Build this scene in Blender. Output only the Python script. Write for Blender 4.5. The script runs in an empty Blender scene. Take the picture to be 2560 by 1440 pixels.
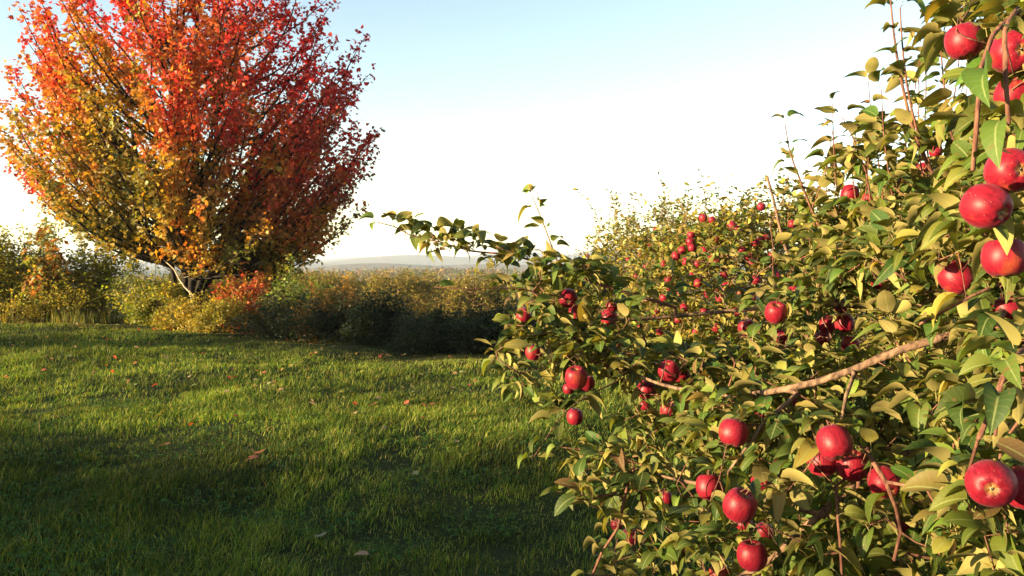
import bpy, math
import numpy as np
from mathutils import Vector, Matrix

# ------------------------------------------------------------------ camera, sky, sun, exposure
scene = bpy.context.scene
R = math.radians
F_PX, EYE, PITCH = 2009.0, 1.6, R(2.0)
cam_data = bpy.data.cameras.new("camera")
cam_data.sensor_width = 36.0
cam_data.lens = F_PX / 2560 * 36.0
cam_data.clip_start, cam_data.clip_end = 0.05, 20000.0
camera = bpy.data.objects.new("camera", cam_data)
scene.collection.objects.link(camera)
camera.location = (0, 0, EYE)
camera.rotation_euler = (R(90) - PITCH, 0, 0)
scene.camera = camera

SUN_AZ, SUN_EL = R(248.0), R(8.0)
world = bpy.data.worlds.new("World")
scene.world = world
world.use_nodes = True
wn = world.node_tree
sky = wn.nodes.new("ShaderNodeTexSky")
sky.sky_type = 'NISHITA'
sky.sun_disc = False
sky.sun_elevation = SUN_EL
sky.sun_rotation = SUN_AZ
sky.air_density, sky.dust_density, sky.ozone_density = 0.9, 0.2, 0.35
wn.nodes["Background"].inputs[1].default_value = 0.088
wn.links.new(sky.outputs[0], wn.nodes["Background"].inputs[0])

sun_dir = Vector((math.sin(SUN_AZ) * math.cos(SUN_EL), math.cos(SUN_AZ) * math.cos(SUN_EL), math.sin(SUN_EL)))
sun_data = bpy.data.lights.new("sun", 'SUN')
sun_data.energy = 5.0
sun_data.angle = R(0.6)
sun_data.color = (1.0, 0.80, 0.46)
sun = bpy.data.objects.new("sun", sun_data)
sun.rotation_euler = sun_dir.to_track_quat('Z', 'Y').to_euler()
scene.collection.objects.link(sun)

vs = scene.view_settings
vs.view_transform, vs.look, vs.gamma, vs.use_curve_mapping = 'Standard', 'None', 1.0, False
vs.exposure = 2.2
cy = scene.cycles
cy.max_bounces, cy.diffuse_bounces, cy.glossy_bounces, cy.transmission_bounces, cy.volume_bounces = 6, 3, 2, 4, 0

COL = scene.collection
rng = np.random.default_rng(11)

# ------------------------------------------------------------------ helpers: points, meshes
CP, SP = math.cos(PITCH), math.sin(PITCH)


def at(px, py, d):
    """A point of the photograph (2560 x 1440) at the depth d metres in front of the camera, as a place in the world."""
    px, py, d = np.asarray(px, float), np.asarray(py, float), np.asarray(d, float)
    u, v = (px - 1280) / F_PX, (720 - py) / F_PX
    dy = CP + v * SP
    s = d / dy
    return np.stack(np.broadcast_arrays(u * s, d, EYE + (-SP + v * CP) * s), -1)


def project(P):
    P = np.asarray(P, float)
    x, y, z = P[..., 0], P[..., 1], P[..., 2] - EYE
    f = y * CP - z * SP
    up = y * SP + z * CP
    f = np.where(f < 1e-3, 1e-3, f)
    return 1280 + F_PX * x / f, 720 - F_PX * up / f, f


def hash_noise(P, scale, seed=0):
    """Smooth value noise in 3-D, -1..1."""
    P = np.asarray(P, float) / scale + seed * 17.3
    i = np.floor(P).astype(np.int64)
    f = P - i
    f = f * f * (3 - 2 * f)
    out = 0.0
    for dx in (0, 1):
        for dy in (0, 1):
            for dz in (0, 1):
                h = (i[..., 0] + dx) * 374761393 + (i[..., 1] + dy) * 668265263 + (i[..., 2] + dz) * 2147483647 + seed * 7919
                h = (h ^ (h >> 13)) * 1274126177
                h = (h ^ (h >> 16)) & 0xFFFF
                w = (f[..., 0] if dx else 1 - f[..., 0]) * (f[..., 1] if dy else 1 - f[..., 1]) * (f[..., 2] if dz else 1 - f[..., 2])
                out = out + w * (h / 32767.5 - 1)
    return out


def noise2(x, y, scale, seed=0):
    x, y = np.broadcast_arrays(np.asarray(x, float), np.asarray(y, float))
    return hash_noise(np.stack([x, y, np.zeros_like(x)], -1), scale, seed)


def ground_z(x, y):
    x, y = np.asarray(x, float), np.asarray(y, float)
    s = (x + 0.5) * 0.52 + (y - 15.5) * 0.85
    sp = np.logaddexp(0, s / 3.0) * 3.0
    drop = 26 * (1 - np.exp(-sp * 0.10 / 26))
    near = np.exp(-((x / 60) ** 2 + (y / 60) ** 2))
    bump = 0.085 * noise2(x, y, 2.3, 3) + 0.045 * noise2(x, y, 0.8, 4)
    return -drop + bump * near


def mesh_obj(name, V, faces, mat, parent=None, smooth=False, attrs=None, loc=None, mats_index=None):
    me = bpy.data.meshes.new(name)
    V = np.ascontiguousarray(V, dtype=np.float32)
    faces = [np.asarray(f, np.int32) for f in faces if len(f)]
    nl = sum(f.size for f in faces)
    npoly = sum(len(f) for f in faces)
    me.vertices.add(len(V))
    me.vertices.foreach_set("co", V.ravel())
    me.loops.add(nl)
    me.loops.foreach_set("vertex_index", np.concatenate([f.ravel() for f in faces]))
    me.polygons.add(npoly)
    tot = np.concatenate([np.full(len(f), f.shape[1], np.int32) for f in faces])
    me.polygons.foreach_set("loop_start", np.concatenate([[0], np.cumsum(tot)[:-1]]).astype(np.int32))
    if smooth:
        me.polygons.foreach_set("use_smooth", np.ones(npoly, bool))
    me.update(calc_edges=True)
    for an, (kind, data) in (attrs or {}).items():
        a = me.attributes.new(an, kind, 'POINT')
        data = np.ascontiguousarray(data, np.float32)
        if kind == 'FLOAT_COLOR':
            if data.shape[1] == 3:
                data = np.concatenate([data, np.ones((len(data), 1), np.float32)], 1)
            a.data.foreach_set("color", np.ascontiguousarray(data).ravel())
        elif kind == 'FLOAT_VECTOR':
            a.data.foreach_set("vector", data.ravel())
        else:
            a.data.foreach_set("value", data.ravel())
    me.materials.append(mat)
    o = bpy.data.objects.new(name, me)
    COL.objects.link(o)
    if parent is not None:
        o.parent = parent
    if loc is not None:
        o.location = loc
    return o


def thing(name, label, cat, loc=(0, 0, 0), group=None, rz=0.0):
    o = bpy.data.objects.new(name, None)
    o.empty_display_size = 0.2
    COL.objects.link(o)
    o.location = loc
    o.rotation_euler = (0, 0, rz)
    return tag(o, label, cat, group)


def tag(o, label, cat, group=None):
    o["label"], o["category"] = label, cat
    if group:
        o["group"] = group
    return o


def dup(root, loc, rz, scale, label, group):
    r = root.copy()
    COL.objects.link(r)
    r.location, r.rotation_euler, r.scale = loc, (0, 0, rz), scale
    r["label"] = label
    if group:
        r["group"] = group
    for ch in list(root.children):
        c = ch.copy()
        COL.objects.link(c)
        c.parent = r
        for g in list(ch.children):
            d = g.copy()
            COL.objects.link(d)
            d.parent = c
    return r


def norm(v):
    return v / np.maximum(np.linalg.norm(v, axis=-1, keepdims=True), 1e-9)


def frames(a, n):
    """Rotation matrices whose y axis is a and whose z axis is as near to n as it can be."""
    a = norm(a)
    x = norm(np.cross(a, n))
    z = np.cross(x, a)
    return np.stack([x, a, z], -1)


def scatter(tv, tf, M, P, S):
    """Copies of one small template (verts tv, face arrays tf) at P with rotation M and scale S."""
    n, k = len(P), len(tv)
    V = np.einsum('nij,kj->nki', M, tv) * np.asarray(S).reshape(-1, 1, 1) + P[:, None, :]
    off = (np.arange(n) * k)[:, None, None]
    return V.reshape(-1, 3), [(f[None] + off).reshape(-1, f.shape[1]) for f in tf]


def merge(parts):
    V, F, base = [], {}, 0
    for v, fs in parts:
        V.append(v)
        for f in fs:
            F.setdefault(f.shape[1], []).append(f + base)
        base += len(v)
    return np.concatenate(V), [np.concatenate(x) for x in F.values()]


# ------------------------------------------------------------------ materials
def new_mat(name):
    m = bpy.data.materials.new(name)
    m.use_nodes = True
    nt = m.node_tree
    nt.nodes.clear()
    out = nt.nodes.new("ShaderNodeOutputMaterial")
    return m, nt, out


def leaf_mat(name, pale=0.5, pale_col=(0.22, 0.23, 0.10), trans=0.3, trans_tint=(1.5, 1.5, 0.6), rough=0.45, veins=False, spec=0.35):
    m, nt, out = new_mat(name)
    N, L = nt.nodes.new, nt.links.new
    att = N("ShaderNodeAttribute"); att.attribute_name = "leaf_color"
    col = att.outputs["Color"]
    if veins:
        lp = N("ShaderNodeAttribute"); lp.attribute_name = "leaf_pos"
        sx = N("ShaderNodeSeparateXYZ"); L(lp.outputs["Vector"], sx.inputs[0])
        ab = N("ShaderNodeMath"); ab.operation = 'ABSOLUTE'; L(sx.outputs[0], ab.inputs[0])
        ra = N("ShaderNodeMapRange"); L(ab.outputs[0], ra.inputs[0])
        ra.inputs[1].default_value, ra.inputs[2].default_value = 0.03, 0.12
        ra.inputs[3].default_value, ra.inputs[4].default_value = 0.55, 0.0
        # side veins slant forward from the midrib
        ad = N("ShaderNodeMath"); ad.operation = 'MULTIPLY_ADD'
        L(ab.outputs[0], ad.inputs[0]); ad.inputs[1].default_value = -0.22; L(sx.outputs[1], ad.inputs[2])
        sn = N("ShaderNodeMath"); sn.operation = 'MULTIPLY'; L(ad.outputs[0], sn.inputs[0]); sn.inputs[1].default_value = 46.0
        si = N("ShaderNodeMath"); si.operation = 'SINE'; L(sn.outputs[0], si.inputs[0])
        rb = N("ShaderNodeMapRange"); L(si.outputs[0], rb.inputs[0])
        rb.inputs[1].default_value, rb.inputs[2].default_value = 0.75, 1.0
        rb.inputs[3].default_value, rb.inputs[4].default_value = 0.0, 0.10
        mx = N("ShaderNodeMath"); mx.operation = 'MAXIMUM'; L(ra.outputs[0], mx.inputs[0]); L(rb.outputs[0], mx.inputs[1])
        mv = N("ShaderNodeMix"); mv.data_type = 'RGBA'
        L(mx.outputs[0], mv.inputs[0]); L(col, mv.inputs[6]); mv.inputs[7].default_value = (0.24, 0.26, 0.10, 1)
        col = mv.outputs[2]
    if veins:       # brown blotches and spots of late season
        tc = N("ShaderNodeTexCoord")
        nz = N("ShaderNodeTexNoise"); nz.inputs["Scale"].default_value = 55; nz.inputs["Detail"].default_value = 3; L(tc.outputs["Object"], nz.inputs[0])
        rs = N("ShaderNodeMapRange"); L(nz.outputs[0], rs.inputs[0])
        rs.inputs[1].default_value, rs.inputs[2].default_value, rs.inputs[3].default_value, rs.inputs[4].default_value = .62, .70, 0.0, .75
        mb = N("ShaderNodeMix"); mb.data_type = 'RGBA'; L(rs.outputs[0], mb.inputs[0]); L(col, mb.inputs[6]); mb.inputs[7].default_value = (.13, .07, .025, 1)
        col = mb.outputs[2]
    geo = N("ShaderNodeNewGeometry")
    fac = N("ShaderNodeMath"); fac.operation = 'MULTIPLY'; L(geo.outputs["Backfacing"], fac.inputs[0]); fac.inputs[1].default_value = pale
    mix = N("ShaderNodeMix"); mix.data_type = 'RGBA'
    L(fac.outputs[0], mix.inputs[0]); L(col, mix.inputs[6]); mix.inputs[7].default_value = (*pale_col, 1)
    pb = N("ShaderNodeBsdfPrincipled")
    L(mix.outputs[2], pb.inputs["Base Color"])
    rg = N("ShaderNodeMath"); rg.operation = 'MULTIPLY_ADD'; L(geo.outputs["Backfacing"], rg.inputs[0]); rg.inputs[1].default_value = 0.35; rg.inputs[2].default_value = rough
    L(rg.outputs[0], pb.inputs["Roughness"])
    pb.inputs["Specular IOR Level"].default_value = spec
    tr = N("ShaderNodeBsdfTranslucent")
    tm = N("ShaderNodeMix"); tm.data_type = 'RGBA'; tm.blend_type = 'MULTIPLY'; tm.inputs[0].default_value = 1
    L(col, tm.inputs[6]); tm.inputs[7].default_value = (*trans_tint, 1)
    L(tm.outputs[2], tr.inputs[0])
    ms = N("ShaderNodeMixShader"); ms.inputs[0].default_value = trans
    L(pb.outputs[0], ms.inputs[1]); L(tr.outputs[0], ms.inputs[2]); L(ms.outputs[0], out.inputs[0])
    return m


def bark_mat(name, c1, c2, scale=30.0, bump=0.4, stretch=0.25):
    m, nt, out = new_mat(name)
    N, L = nt.nodes.new, nt.links.new
    tc = N("ShaderNodeTexCoord")
    mp = N("ShaderNodeMapping"); mp.inputs["Scale"].default_value = (1, 1, stretch); L(tc.outputs["Object"], mp.inputs[0])
    nz = N("ShaderNodeTexNoise"); nz.inputs["Scale"].default_value = scale; nz.inputs["Detail"].default_value = 6; L(mp.outputs[0], nz.inputs[0])
    cr = N("ShaderNodeValToRGB"); L(nz.outputs[0], cr.inputs[0])
    cr.color_ramp.elements[0].position, cr.color_ramp.elements[0].color = 0.35, (*c1, 1)
    cr.color_ramp.elements[1].position, cr.color_ramp.elements[1].color = 0.68, (*c2, 1)
    bp = N("ShaderNodeBump"); bp.inputs["Strength"].default_value = bump; bp.inputs["Distance"].default_value = 0.01; L(nz.outputs[0], bp.inputs["Height"])
    pb = N("ShaderNodeBsdfPrincipled"); L(cr.outputs[0], pb.inputs["Base Color"]); pb.inputs["Roughness"].default_value = 0.9; pb.inputs["Specular IOR Level"].default_value = 0.12
    L(bp.outputs[0], pb.inputs["Normal"]); L(pb.outputs[0], out.inputs[0])
    return m


M_APPLE_LEAF = leaf_mat("apple_leaf", pale=0.6, pale_col=(0.36, 0.275, 0.10), trans=0.30, trans_tint=(1.7, 1.5, 0.5), rough=0.58, spec=0.2, veins=True)
M_ORCHARD_LEAF = leaf_mat("orchard_leaf", pale=0.5, pale_col=(0.38, 0.28, 0.07), trans=0.3, trans_tint=(1.7, 1.5, 0.5))
M_MAPLE_LEAF = leaf_mat("maple_leaf", pale=0.25, pale_col=(0.30, 0.17, 0.08), trans=0.42, trans_tint=(1.5, 1.15, 0.6), rough=0.5)
M_SHRUB_LEAF = leaf_mat("shrub_leaf", pale=0.3, pale_col=(0.2, 0.19, 0.1), trans=0.42, trans_tint=(1.6, 1.5, 0.6), rough=0.55)
M_GRASS = leaf_mat("grass_blade", pale=0.1, trans=0.32, trans_tint=(1.5, 1.5, 0.4), rough=0.6, spec=0.12)
M_BARK = bark_mat("apple_bark", (0.06, 0.036, 0.025), (0.25, 0.145, 0.088), 55, 0.8, 0.5)
M_TWIG = bark_mat("apple_twig_bark", (0.085, 0.035, 0.026), (0.20, 0.092, 0.058), 110, 0.4)
M_MAPLE_BARK = bark_mat("maple_bark", (0.016, 0.012, 0.010), (0.038, 0.029, 0.023), 16, 0.6)
M_DEADWOOD = bark_mat("dead_wood", (0.28, 0.2, 0.14), (0.45, 0.36, 0.27), 40, 0.3)


def ground_mat():
    m, nt, out = new_mat("lawn_soil")
    N, L = nt.nodes.new, nt.links.new
    tc = N("ShaderNodeTexCoord")
    n1 = N("ShaderNodeTexNoise"); n1.inputs["Scale"].default_value = 0.9; n1.inputs["Detail"].default_value = 8; L(tc.outputs["Object"], n1.inputs[0])
    n2 = N("ShaderNodeTexNoise"); n2.inputs["Scale"].default_value = 35; n2.inputs["Detail"].default_value = 5; L(tc.outputs["Object"], n2.inputs[0])
    c1 = N("ShaderNodeValToRGB"); L(n1.outputs[0], c1.inputs[0])
    c1.color_ramp.elements[0].position, c1.color_ramp.elements[0].color = 0.35, (0.020, 0.032, 0.008, 1)
    c1.color_ramp.elements[1].position, c1.color_ramp.elements[1].color = 0.7, (0.045, 0.06, 0.016, 1)
    c2 = N("ShaderNodeValToRGB"); L(n2.outputs[0], c2.inputs[0])
    c2.color_ramp.elements[0].position, c2.color_ramp.elements[0].color = 0.4, (0.5, 0.5, 0.5, 1)
    c2.color_ramp.elements[1].position, c2.color_ramp.elements[1].color = 0.7, (1.3, 1.1, 0.9, 1)
    mu = N("ShaderNodeMix"); mu.data_type = 'RGBA'; mu.blend_type = 'MULTIPLY'; mu.inputs[0].default_value = 1
    L(c1.outputs[0], mu.inputs[6]); L(c2.outputs[0], mu.inputs[7])
    bp = N("ShaderNodeBump"); bp.inputs["Strength"].default_value = 0.6; bp.inputs["Distance"].default_value = 0.03; L(n2.outputs[0], bp.inputs["Height"])
    pb = N("ShaderNodeBsdfPrincipled"); pb.inputs["Roughness"].default_value = 0.95; pb.inputs["Specular IOR Level"].default_value = 0.08
    L(mu.outputs[2], pb.inputs["Base Color"]); L(bp.outputs[0], pb.inputs["Normal"]); L(pb.outputs[0], out.inputs[0])
    return m


def hill_mat():
    m, nt, out = new_mat("autumn_woods")
    N, L = nt.nodes.new, nt.links.new
    tc = N("ShaderNodeTexCoord")
    n1 = N("ShaderNodeTexNoise"); n1.inputs["Scale"].default_value = 0.05; n1.inputs["Detail"].default_value = 10; L(tc.outputs["Object"], n1.inputs[0])
    c1 = N("ShaderNodeValToRGB"); L(n1.outputs[0], c1.inputs[0])
    c1.color_ramp.elements[0].position, c1.color_ramp.elements[0].color = 0.38, (0.03, 0.045, 0.02, 1)
    c1.color_ramp.elements[1].position, c1.color_ramp.elements[1].color = 0.62, (0.15, 0.075, 0.03, 1)
    bp = N("ShaderNodeBump"); bp.inputs["Strength"].default_value = 1.0; bp.inputs["Distance"].default_value = 8; L(n1.outputs[0], bp.inputs["Height"])
    pb = N("ShaderNodeBsdfPrincipled"); pb.inputs["Roughness"].default_value = 1.0
    L(c1.outputs[0], pb.inputs["Base Color"]); L(bp.outputs[0], pb.inputs["Normal"]); L(pb.outputs[0], out.inputs[0])
    return m


def apple_mat():
    m, nt, out = new_mat("red_apple_skin")
    N, L = nt.nodes.new, nt.links.new
    tc = N("ShaderNodeTexCoord"); oi = N("ShaderNodeObjectInfo")
    mp = N("ShaderNodeMapping"); mp.inputs["Scale"].default_value = (60, 60, 5); L(tc.outputs["Object"], mp.inputs[0])
    nz = N("ShaderNodeTexNoise"); nz.inputs["Scale"].default_value = 3.0; nz.inputs["Detail"].default_value = 4; L(mp.outputs[0], nz.inputs[0])
    cr = N("ShaderNodeValToRGB"); L(nz.outputs[0], cr.inputs[0])
    cr.color_ramp.elements[0].position, cr.color_ramp.elements[0].color = 0.3, (0.10, 0.0016, 0.008, 1)
    cr.color_ramp.elements[1].position, cr.color_ramp.elements[1].color = 0.75, (0.235, 0.007, 0.018, 1)
    # broad paler or yellower patch, different on every apple
    ad = N("ShaderNodeVectorMath"); ad.operation = 'MULTIPLY_ADD'; L(oi.outputs["Random"], ad.inputs[0]); ad.inputs[1].default_value = (50, 50, 50); L(tc.outputs["Object"], ad.inputs[2])
    n2 = N("ShaderNodeTexNoise"); n2.inputs["Scale"].default_value = 16; n2.inputs["Detail"].default_value = 2; L(ad.outputs[0], n2.inputs[0])
    r2 = N("ShaderNodeMapRange"); L(n2.outputs[0], r2.inputs[0])
    r2.inputs[1].default_value, r2.inputs[2].default_value, r2.inputs[3].default_value, r2.inputs[4].default_value = 0.62, 0.85, 0.0, 0.45
    mx = N("ShaderNodeMix"); mx.data_type = 'RGBA'; L(r2.outputs[0], mx.inputs[0]); L(cr.outputs[0], mx.inputs[6]); mx.inputs[7].default_value = (0.42, 0.13, 0.02, 1)
    # pale freckles
    vo = N("ShaderNodeTexVoronoi"); vo.inputs["Scale"].default_value = 170; L(tc.outputs["Object"], vo.inputs[0])
    rv = N("ShaderNodeMapRange"); L(vo.outputs["Distance"], rv.inputs[0])
    rv.inputs[1].default_value, rv.inputs[2].default_value, rv.inputs[3].default_value, rv.inputs[4].default_value = 0.06, 0.14, 0.5, 0.0
    mf = N("ShaderNodeMix"); mf.data_type = 'RGBA'; L(rv.outputs[0], mf.inputs[0]); L(mx.outputs[2], mf.inputs[6]); mf.inputs[7].default_value = (0.6, 0.3, 0.16, 1)
    # greenish stem hollow and blossom end
    sx = N("ShaderNodeSeparateXYZ"); L(tc.outputs["Object"], sx.inputs[0])
    l2 = N("ShaderNodeVectorMath"); l2.operation = 'LENGTH'
    fl = N("ShaderNodeCombineXYZ"); L(sx.outputs[0], fl.inputs[0]); L(sx.outputs[1], fl.inputs[1]); L(fl.outputs[0], l2.inputs[0])
    rr = N("ShaderNodeMapRange"); L(l2.outputs["Value"], rr.inputs[0])
    rr.inputs[1].default_value, rr.inputs[2].default_value, rr.inputs[3].default_value, rr.inputs[4].default_value = 0.002, 0.012, 0.85, 0.0
    mg = N("ShaderNodeMix"); mg.data_type = 'RGBA'; L(rr.outputs[0], mg.inputs[0]); L(mf.outputs[2], mg.inputs[6]); mg.inputs[7].default_value = (0.42, 0.24, 0.07, 1)
    pb = N("ShaderNodeBsdfPrincipled")
    L(mg.outputs[2], pb.inputs["Base Color"])
    pb.inputs["Roughness"].default_value = 0.47
    pb.inputs["Specular IOR Level"].default_value = 0.24
    pb.inputs["Sheen Weight"].default_value = 0.05
    pb.inputs["Sheen Tint"].default_value = (1.0, 0.6, 0.75, 1)
    L(pb.outputs[0], out.inputs[0])
    return m


M_GROUND, M_HILL, M_APPLE = ground_mat(), hill_mat(), apple_mat()


# ------------------------------------------------------------------ helpers: branches and leaves
class Skel:
    """Branching skeleton: nodes with a parent, grown from traced limbs, then out to target points."""

    def __init__(self):
        self.p = np.zeros((200000, 3)); self.n = 0
        self.par, self.fix, self.tag, self.load = [], [], [], []

    def add(self, q, par, fix=0.0, tg=0):
        self.p[self.n] = q
        self.par.append(par); self.fix.append(fix); self.tag.append(tg); self.load.append(0.0)
        self.n += 1
        return self.n - 1

    def path(self, pts, r0, r1, tg=0, attach=None, step=0.06, wob=0.0):
        pts = [np.asarray(q, float) for q in pts]
        if attach == 'near':
            d = np.linalg.norm(self.p[:self.n] - pts[0], axis=1)
            par = int(np.argmin(d)); pts = [self.p[par].copy()] + pts
        else:
            par = -1 if attach is None else attach
            if par >= 0:
                pts = [self.p[par].copy()] + pts
        E = [2 * pts[0] - pts[1]] + pts + [2 * pts[-1] - pts[-2]]
        out = []
        for i in range(1, len(E) - 2):
            k = max(1, int(np.linalg.norm(E[i + 1] - E[i]) / step))
            for t in np.arange(k) / k:
                a, b, c, d_ = E[i - 1], E[i], E[i + 1], E[i + 2]
                out.append(0.5 * (2 * b + (c - a) * t + (2 * a - 5 * b + 4 * c - d_) * t * t + (3 * b - 3 * c + d_ - a) * t ** 3))
        out.append(pts[-1])
        ids, m = [], len(out)
        for i, q in enumerate(out):
            if i == 0 and par >= 0:
                ids.append(par); continue
            t = i / max(1, m - 1)
            w = wob * rng.normal(size=3) if 0 < i < m - 1 else 0
            par = self.add(q + w, par, r0 + (r1 - r0) * t, tg); ids.append(par)
        return ids

    def connect(self, T, step=0.05, bend=0.25, tg=1, lift=0.0, limit=None):
        """Grow a twig to each target from the nearest wood, nearest first; returns the tip node of each."""
        base = self.p[:self.n]
        d0 = np.array([np.min(np.linalg.norm(base - t, axis=1)) for t in T])
        tips = np.full(len(T), -1)
        for j in np.argsort(d0):
            t = T[j]
            v = t - self.p[:self.n]
            d = np.linalg.norm(v, axis=1)
            i = int(np.argmin(d))
            L = d[i]
            if limit and L > limit:
                continue
            k = max(1, int(L / step))
            dirp = self.p[i] - self.p[self.par[i]] if self.par[i] >= 0 else np.array([0, 0, 1.0])
            c = self.p[i] + norm(dirp) * L * 0.35 + np.array([0, 0, lift * L]) + rng.normal(size=3) * L * bend * 0.4
            a, par = self.p[i].copy(), i
            for s in range(1, k + 1):
                u = s / k
                par = self.add((1 - u) ** 2 * a + 2 * u * (1 - u) * c + u * u * t, par, 0.0, tg)
            tips[j] = par
            self.load[par] += 1
        return tips

    def radii(self, tip=0.0012, expo=0.42):
        load = np.array(self.load); par = self.par
        kids = np.zeros(self.n, int)
        for i in range(self.n - 1, 0, -1):
            if par[i] >= 0:
                kids[par[i]] += 1
        load = np.where((kids == 0) & (load == 0), 1, load)
        for i in range(self.n - 1, 0, -1):
            if par[i] >= 0:
                load[par[i]] += load[i]
        r = np.maximum(tip * load ** expo, np.array(self.fix))
        self.r, self.kids = r, kids
        return r

    def tubes(self, tags=None, origin=(0, 0, 0), minr=0.0):
        """Tapered tubes along the chains whose tag is in tags."""
        ch = [[] for _ in range(self.n)]
        for i in range(self.n):
            if self.par[i] >= 0:
                ch[self.par[i]].append(i)
        starts = []
        for i in range(self.n):
            if self.par[i] < 0:
                starts.append((i, None))
        chains = []
        while starts:
            i, head = starts.pop()
            c = [i] if head is None else [head, i]
            tg = self.tag[i]
            while ch[i]:
                ks = sorted(ch[i], key=lambda k: (self.tag[k] == tg, self.r[k]), reverse=True)
                if self.tag[ks[0]] == tg:
                    nx = ks[0]; rest = ks[1:]
                else:
                    nx = None; rest = ks
                for k in rest:
                    starts.append((k, i))
                if nx is None:
                    break
                c.append(nx); i = nx
            if (tags is None or tg in tags) and len(c) > 1 and self.r[c[-1]] >= 0:
                chains.append(c)
        parts = []
        for c in chains:
            P = self.p[c]; r = self.r[c].copy()
            if self.par[c[1]] == c[0]:
                r[0] = min(r[0], r[1] * 1.25)
            if r.max() < minr:
                continue
            k = 12 if r.max() > 0.03 else 8 if r.max() > 0.008 else 5 if r.max() > 0.0035 else 4
            T = norm(np.gradient(P, axis=0))
            ref = np.array([0.31, 0.52, 0.79]) if abs(T[0] @ np.array([0.31, 0.52, 0.79])) < 0.9 else np.array([1.0, 0, 0])
            U = np.zeros_like(T); u = ref
            for j in range(len(T)):
                u = u - T[j] * (u @ T[j]); u = u / max(np.linalg.norm(u), 1e-9); U[j] = u
            B = np.cross(T, U)
            an = np.arange(k) * 2 * math.pi / k
            rr = r[:, None] * (1 + 0.08 * np.sin(an * 3 + 1.0)[None] * (r.max() > 0.01))
            ring = P[:, None] + rr[..., None] * (np.cos(an)[None, :, None] * U[:, None] + np.sin(an)[None, :, None] * B[:, None])
            V = ring.reshape(-1, 3)
            j = np.arange(len(c) - 1)[:, None] * k
            a = np.arange(k)[None]; b = (a + 1) % k
            Q = np.stack([j + a, j + b, j + k + b, j + k + a], -1).reshape(-1, 4)
            V = np.concatenate([V, P[-1:] + T[-1:] * r[-1]])
            e = (len(c) - 1) * k
            Tn = np.stack([e + np.arange(k), e + (np.arange(k) + 1) % k, np.full(k, len(V) - 1)], -1)
            parts.append((V, [Q, Tn]))
        V, F = merge(parts)
        return V - np.asarray(origin), F


def leaf_template(width=0.5, fold=0.35, curl=0.4, twist=0.0, rows=7, petiole=0.35, wave=0.0):
    """Pointed oval leaf one unit long along +y from the petiole's end, folded along the midrib, curling down."""
    V, U = [], []
    for i in range(rows):
        v = i / (rows - 1)
        w = 0.46 * width * math.sin(math.pi * min(1, (0.04 + 0.96 * v) ** 0.78)) ** 0.62 + 0.004
        z0 = -curl * v * v * 0.7
        y = v * (1 - 0.28 * curl * v)
        for s in (-1, 0, 1):
            z = z0 + abs(s) * w * math.tan(fold) + wave * w * math.sin(v * 9 + s) * abs(s)
            a = twist * v
            V.append((s * w * math.cos(a) - (z - z0) * math.sin(a), y, z0 + s * w * math.sin(a) + (z - z0) * math.cos(a)))
            U.append((s, v, 0))
    F = []
    for i in range(rows - 1):
        for s in (0, 1):
            F.append((i * 3 + s, i * 3 + s + 1, i * 3 + 4 + s, i * 3 + 3 + s))
    b = len(V)
    if petiole:
        for (x, y, z) in ((-.012, -petiole, -0.12), (.012, -petiole, -0.12), (.012, -petiole * .5, -.02), (-.012, -petiole * .5, -.02), (.012, 0.02, 0), (-.012, 0.02, 0)):
            V.append((x, y, z)); U.append((0, 0, 1))
        F += [(b, b + 1, b + 2, b + 3), (b + 3, b + 2, b + 4, b + 5)]
    V = np.array(V)
    if petiole:
        V[:, 1] += petiole; V[:, 2] += 0.12
    return V, [np.array(F)], np.array(U, float)


NEAR_LEAVES = [leaf_template(0.54, 0.35, 0.35), leaf_template(0.58, 0.22, 0.7, 0.3), leaf_template(0.56, 0.60, 0.9, -0.3), leaf_template(0.60, 0.20, 0.25, 0.25, wave=0.15),
               leaf_template(0.62, 0.75, 0.6, 0.5), leaf_template(0.55, 0.45, 1.2, -0.25, wave=0.12), leaf_template(0.64, 0.85, 1.0, 0.1, wave=.1), leaf_template(0.5, 0.55, 1.5, 0.6, wave=.14),
               leaf_template(0.66, 0.12, 0.45, -0.15, wave=.1)]
MID_LEAVES = [leaf_template(0.52, 0.3, 0.5, rows=4, petiole=0), leaf_template(0.5, 0.55, 0.8, rows=4, petiole=0), leaf_template(0.58, 0.15, 0.2, rows=3, petiole=0)]
FAR_LEAF = (np.array([(0, 0, 0), (-.28, .45, .08), (0, .5, -.05), (.28, .45, .08), (0, 1, -.25)]), [np.array([(0, 2, 1), (0, 3, 2), (1, 2, 4), (2, 3, 4)])], None)
mp_out = [(0, .0), (.28, -.02), (.5, .30), (.30, .36), (.42, .66), (.15, .60), (0, 1.0), (-.15, .60), (-.42, .66), (-.30, .36), (-.5, .30), (-.28, -.02)]
MAPLE_LEAF = (np.array([(0, .35, 0.0)] + [(x, y, 0.10 * abs(x) * 2 - .22 * y * y) for x, y in mp_out]),
              [np.array([(0, 1 + (i + 1) % 12, 1 + i) for i in range(12)])], None)


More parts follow.
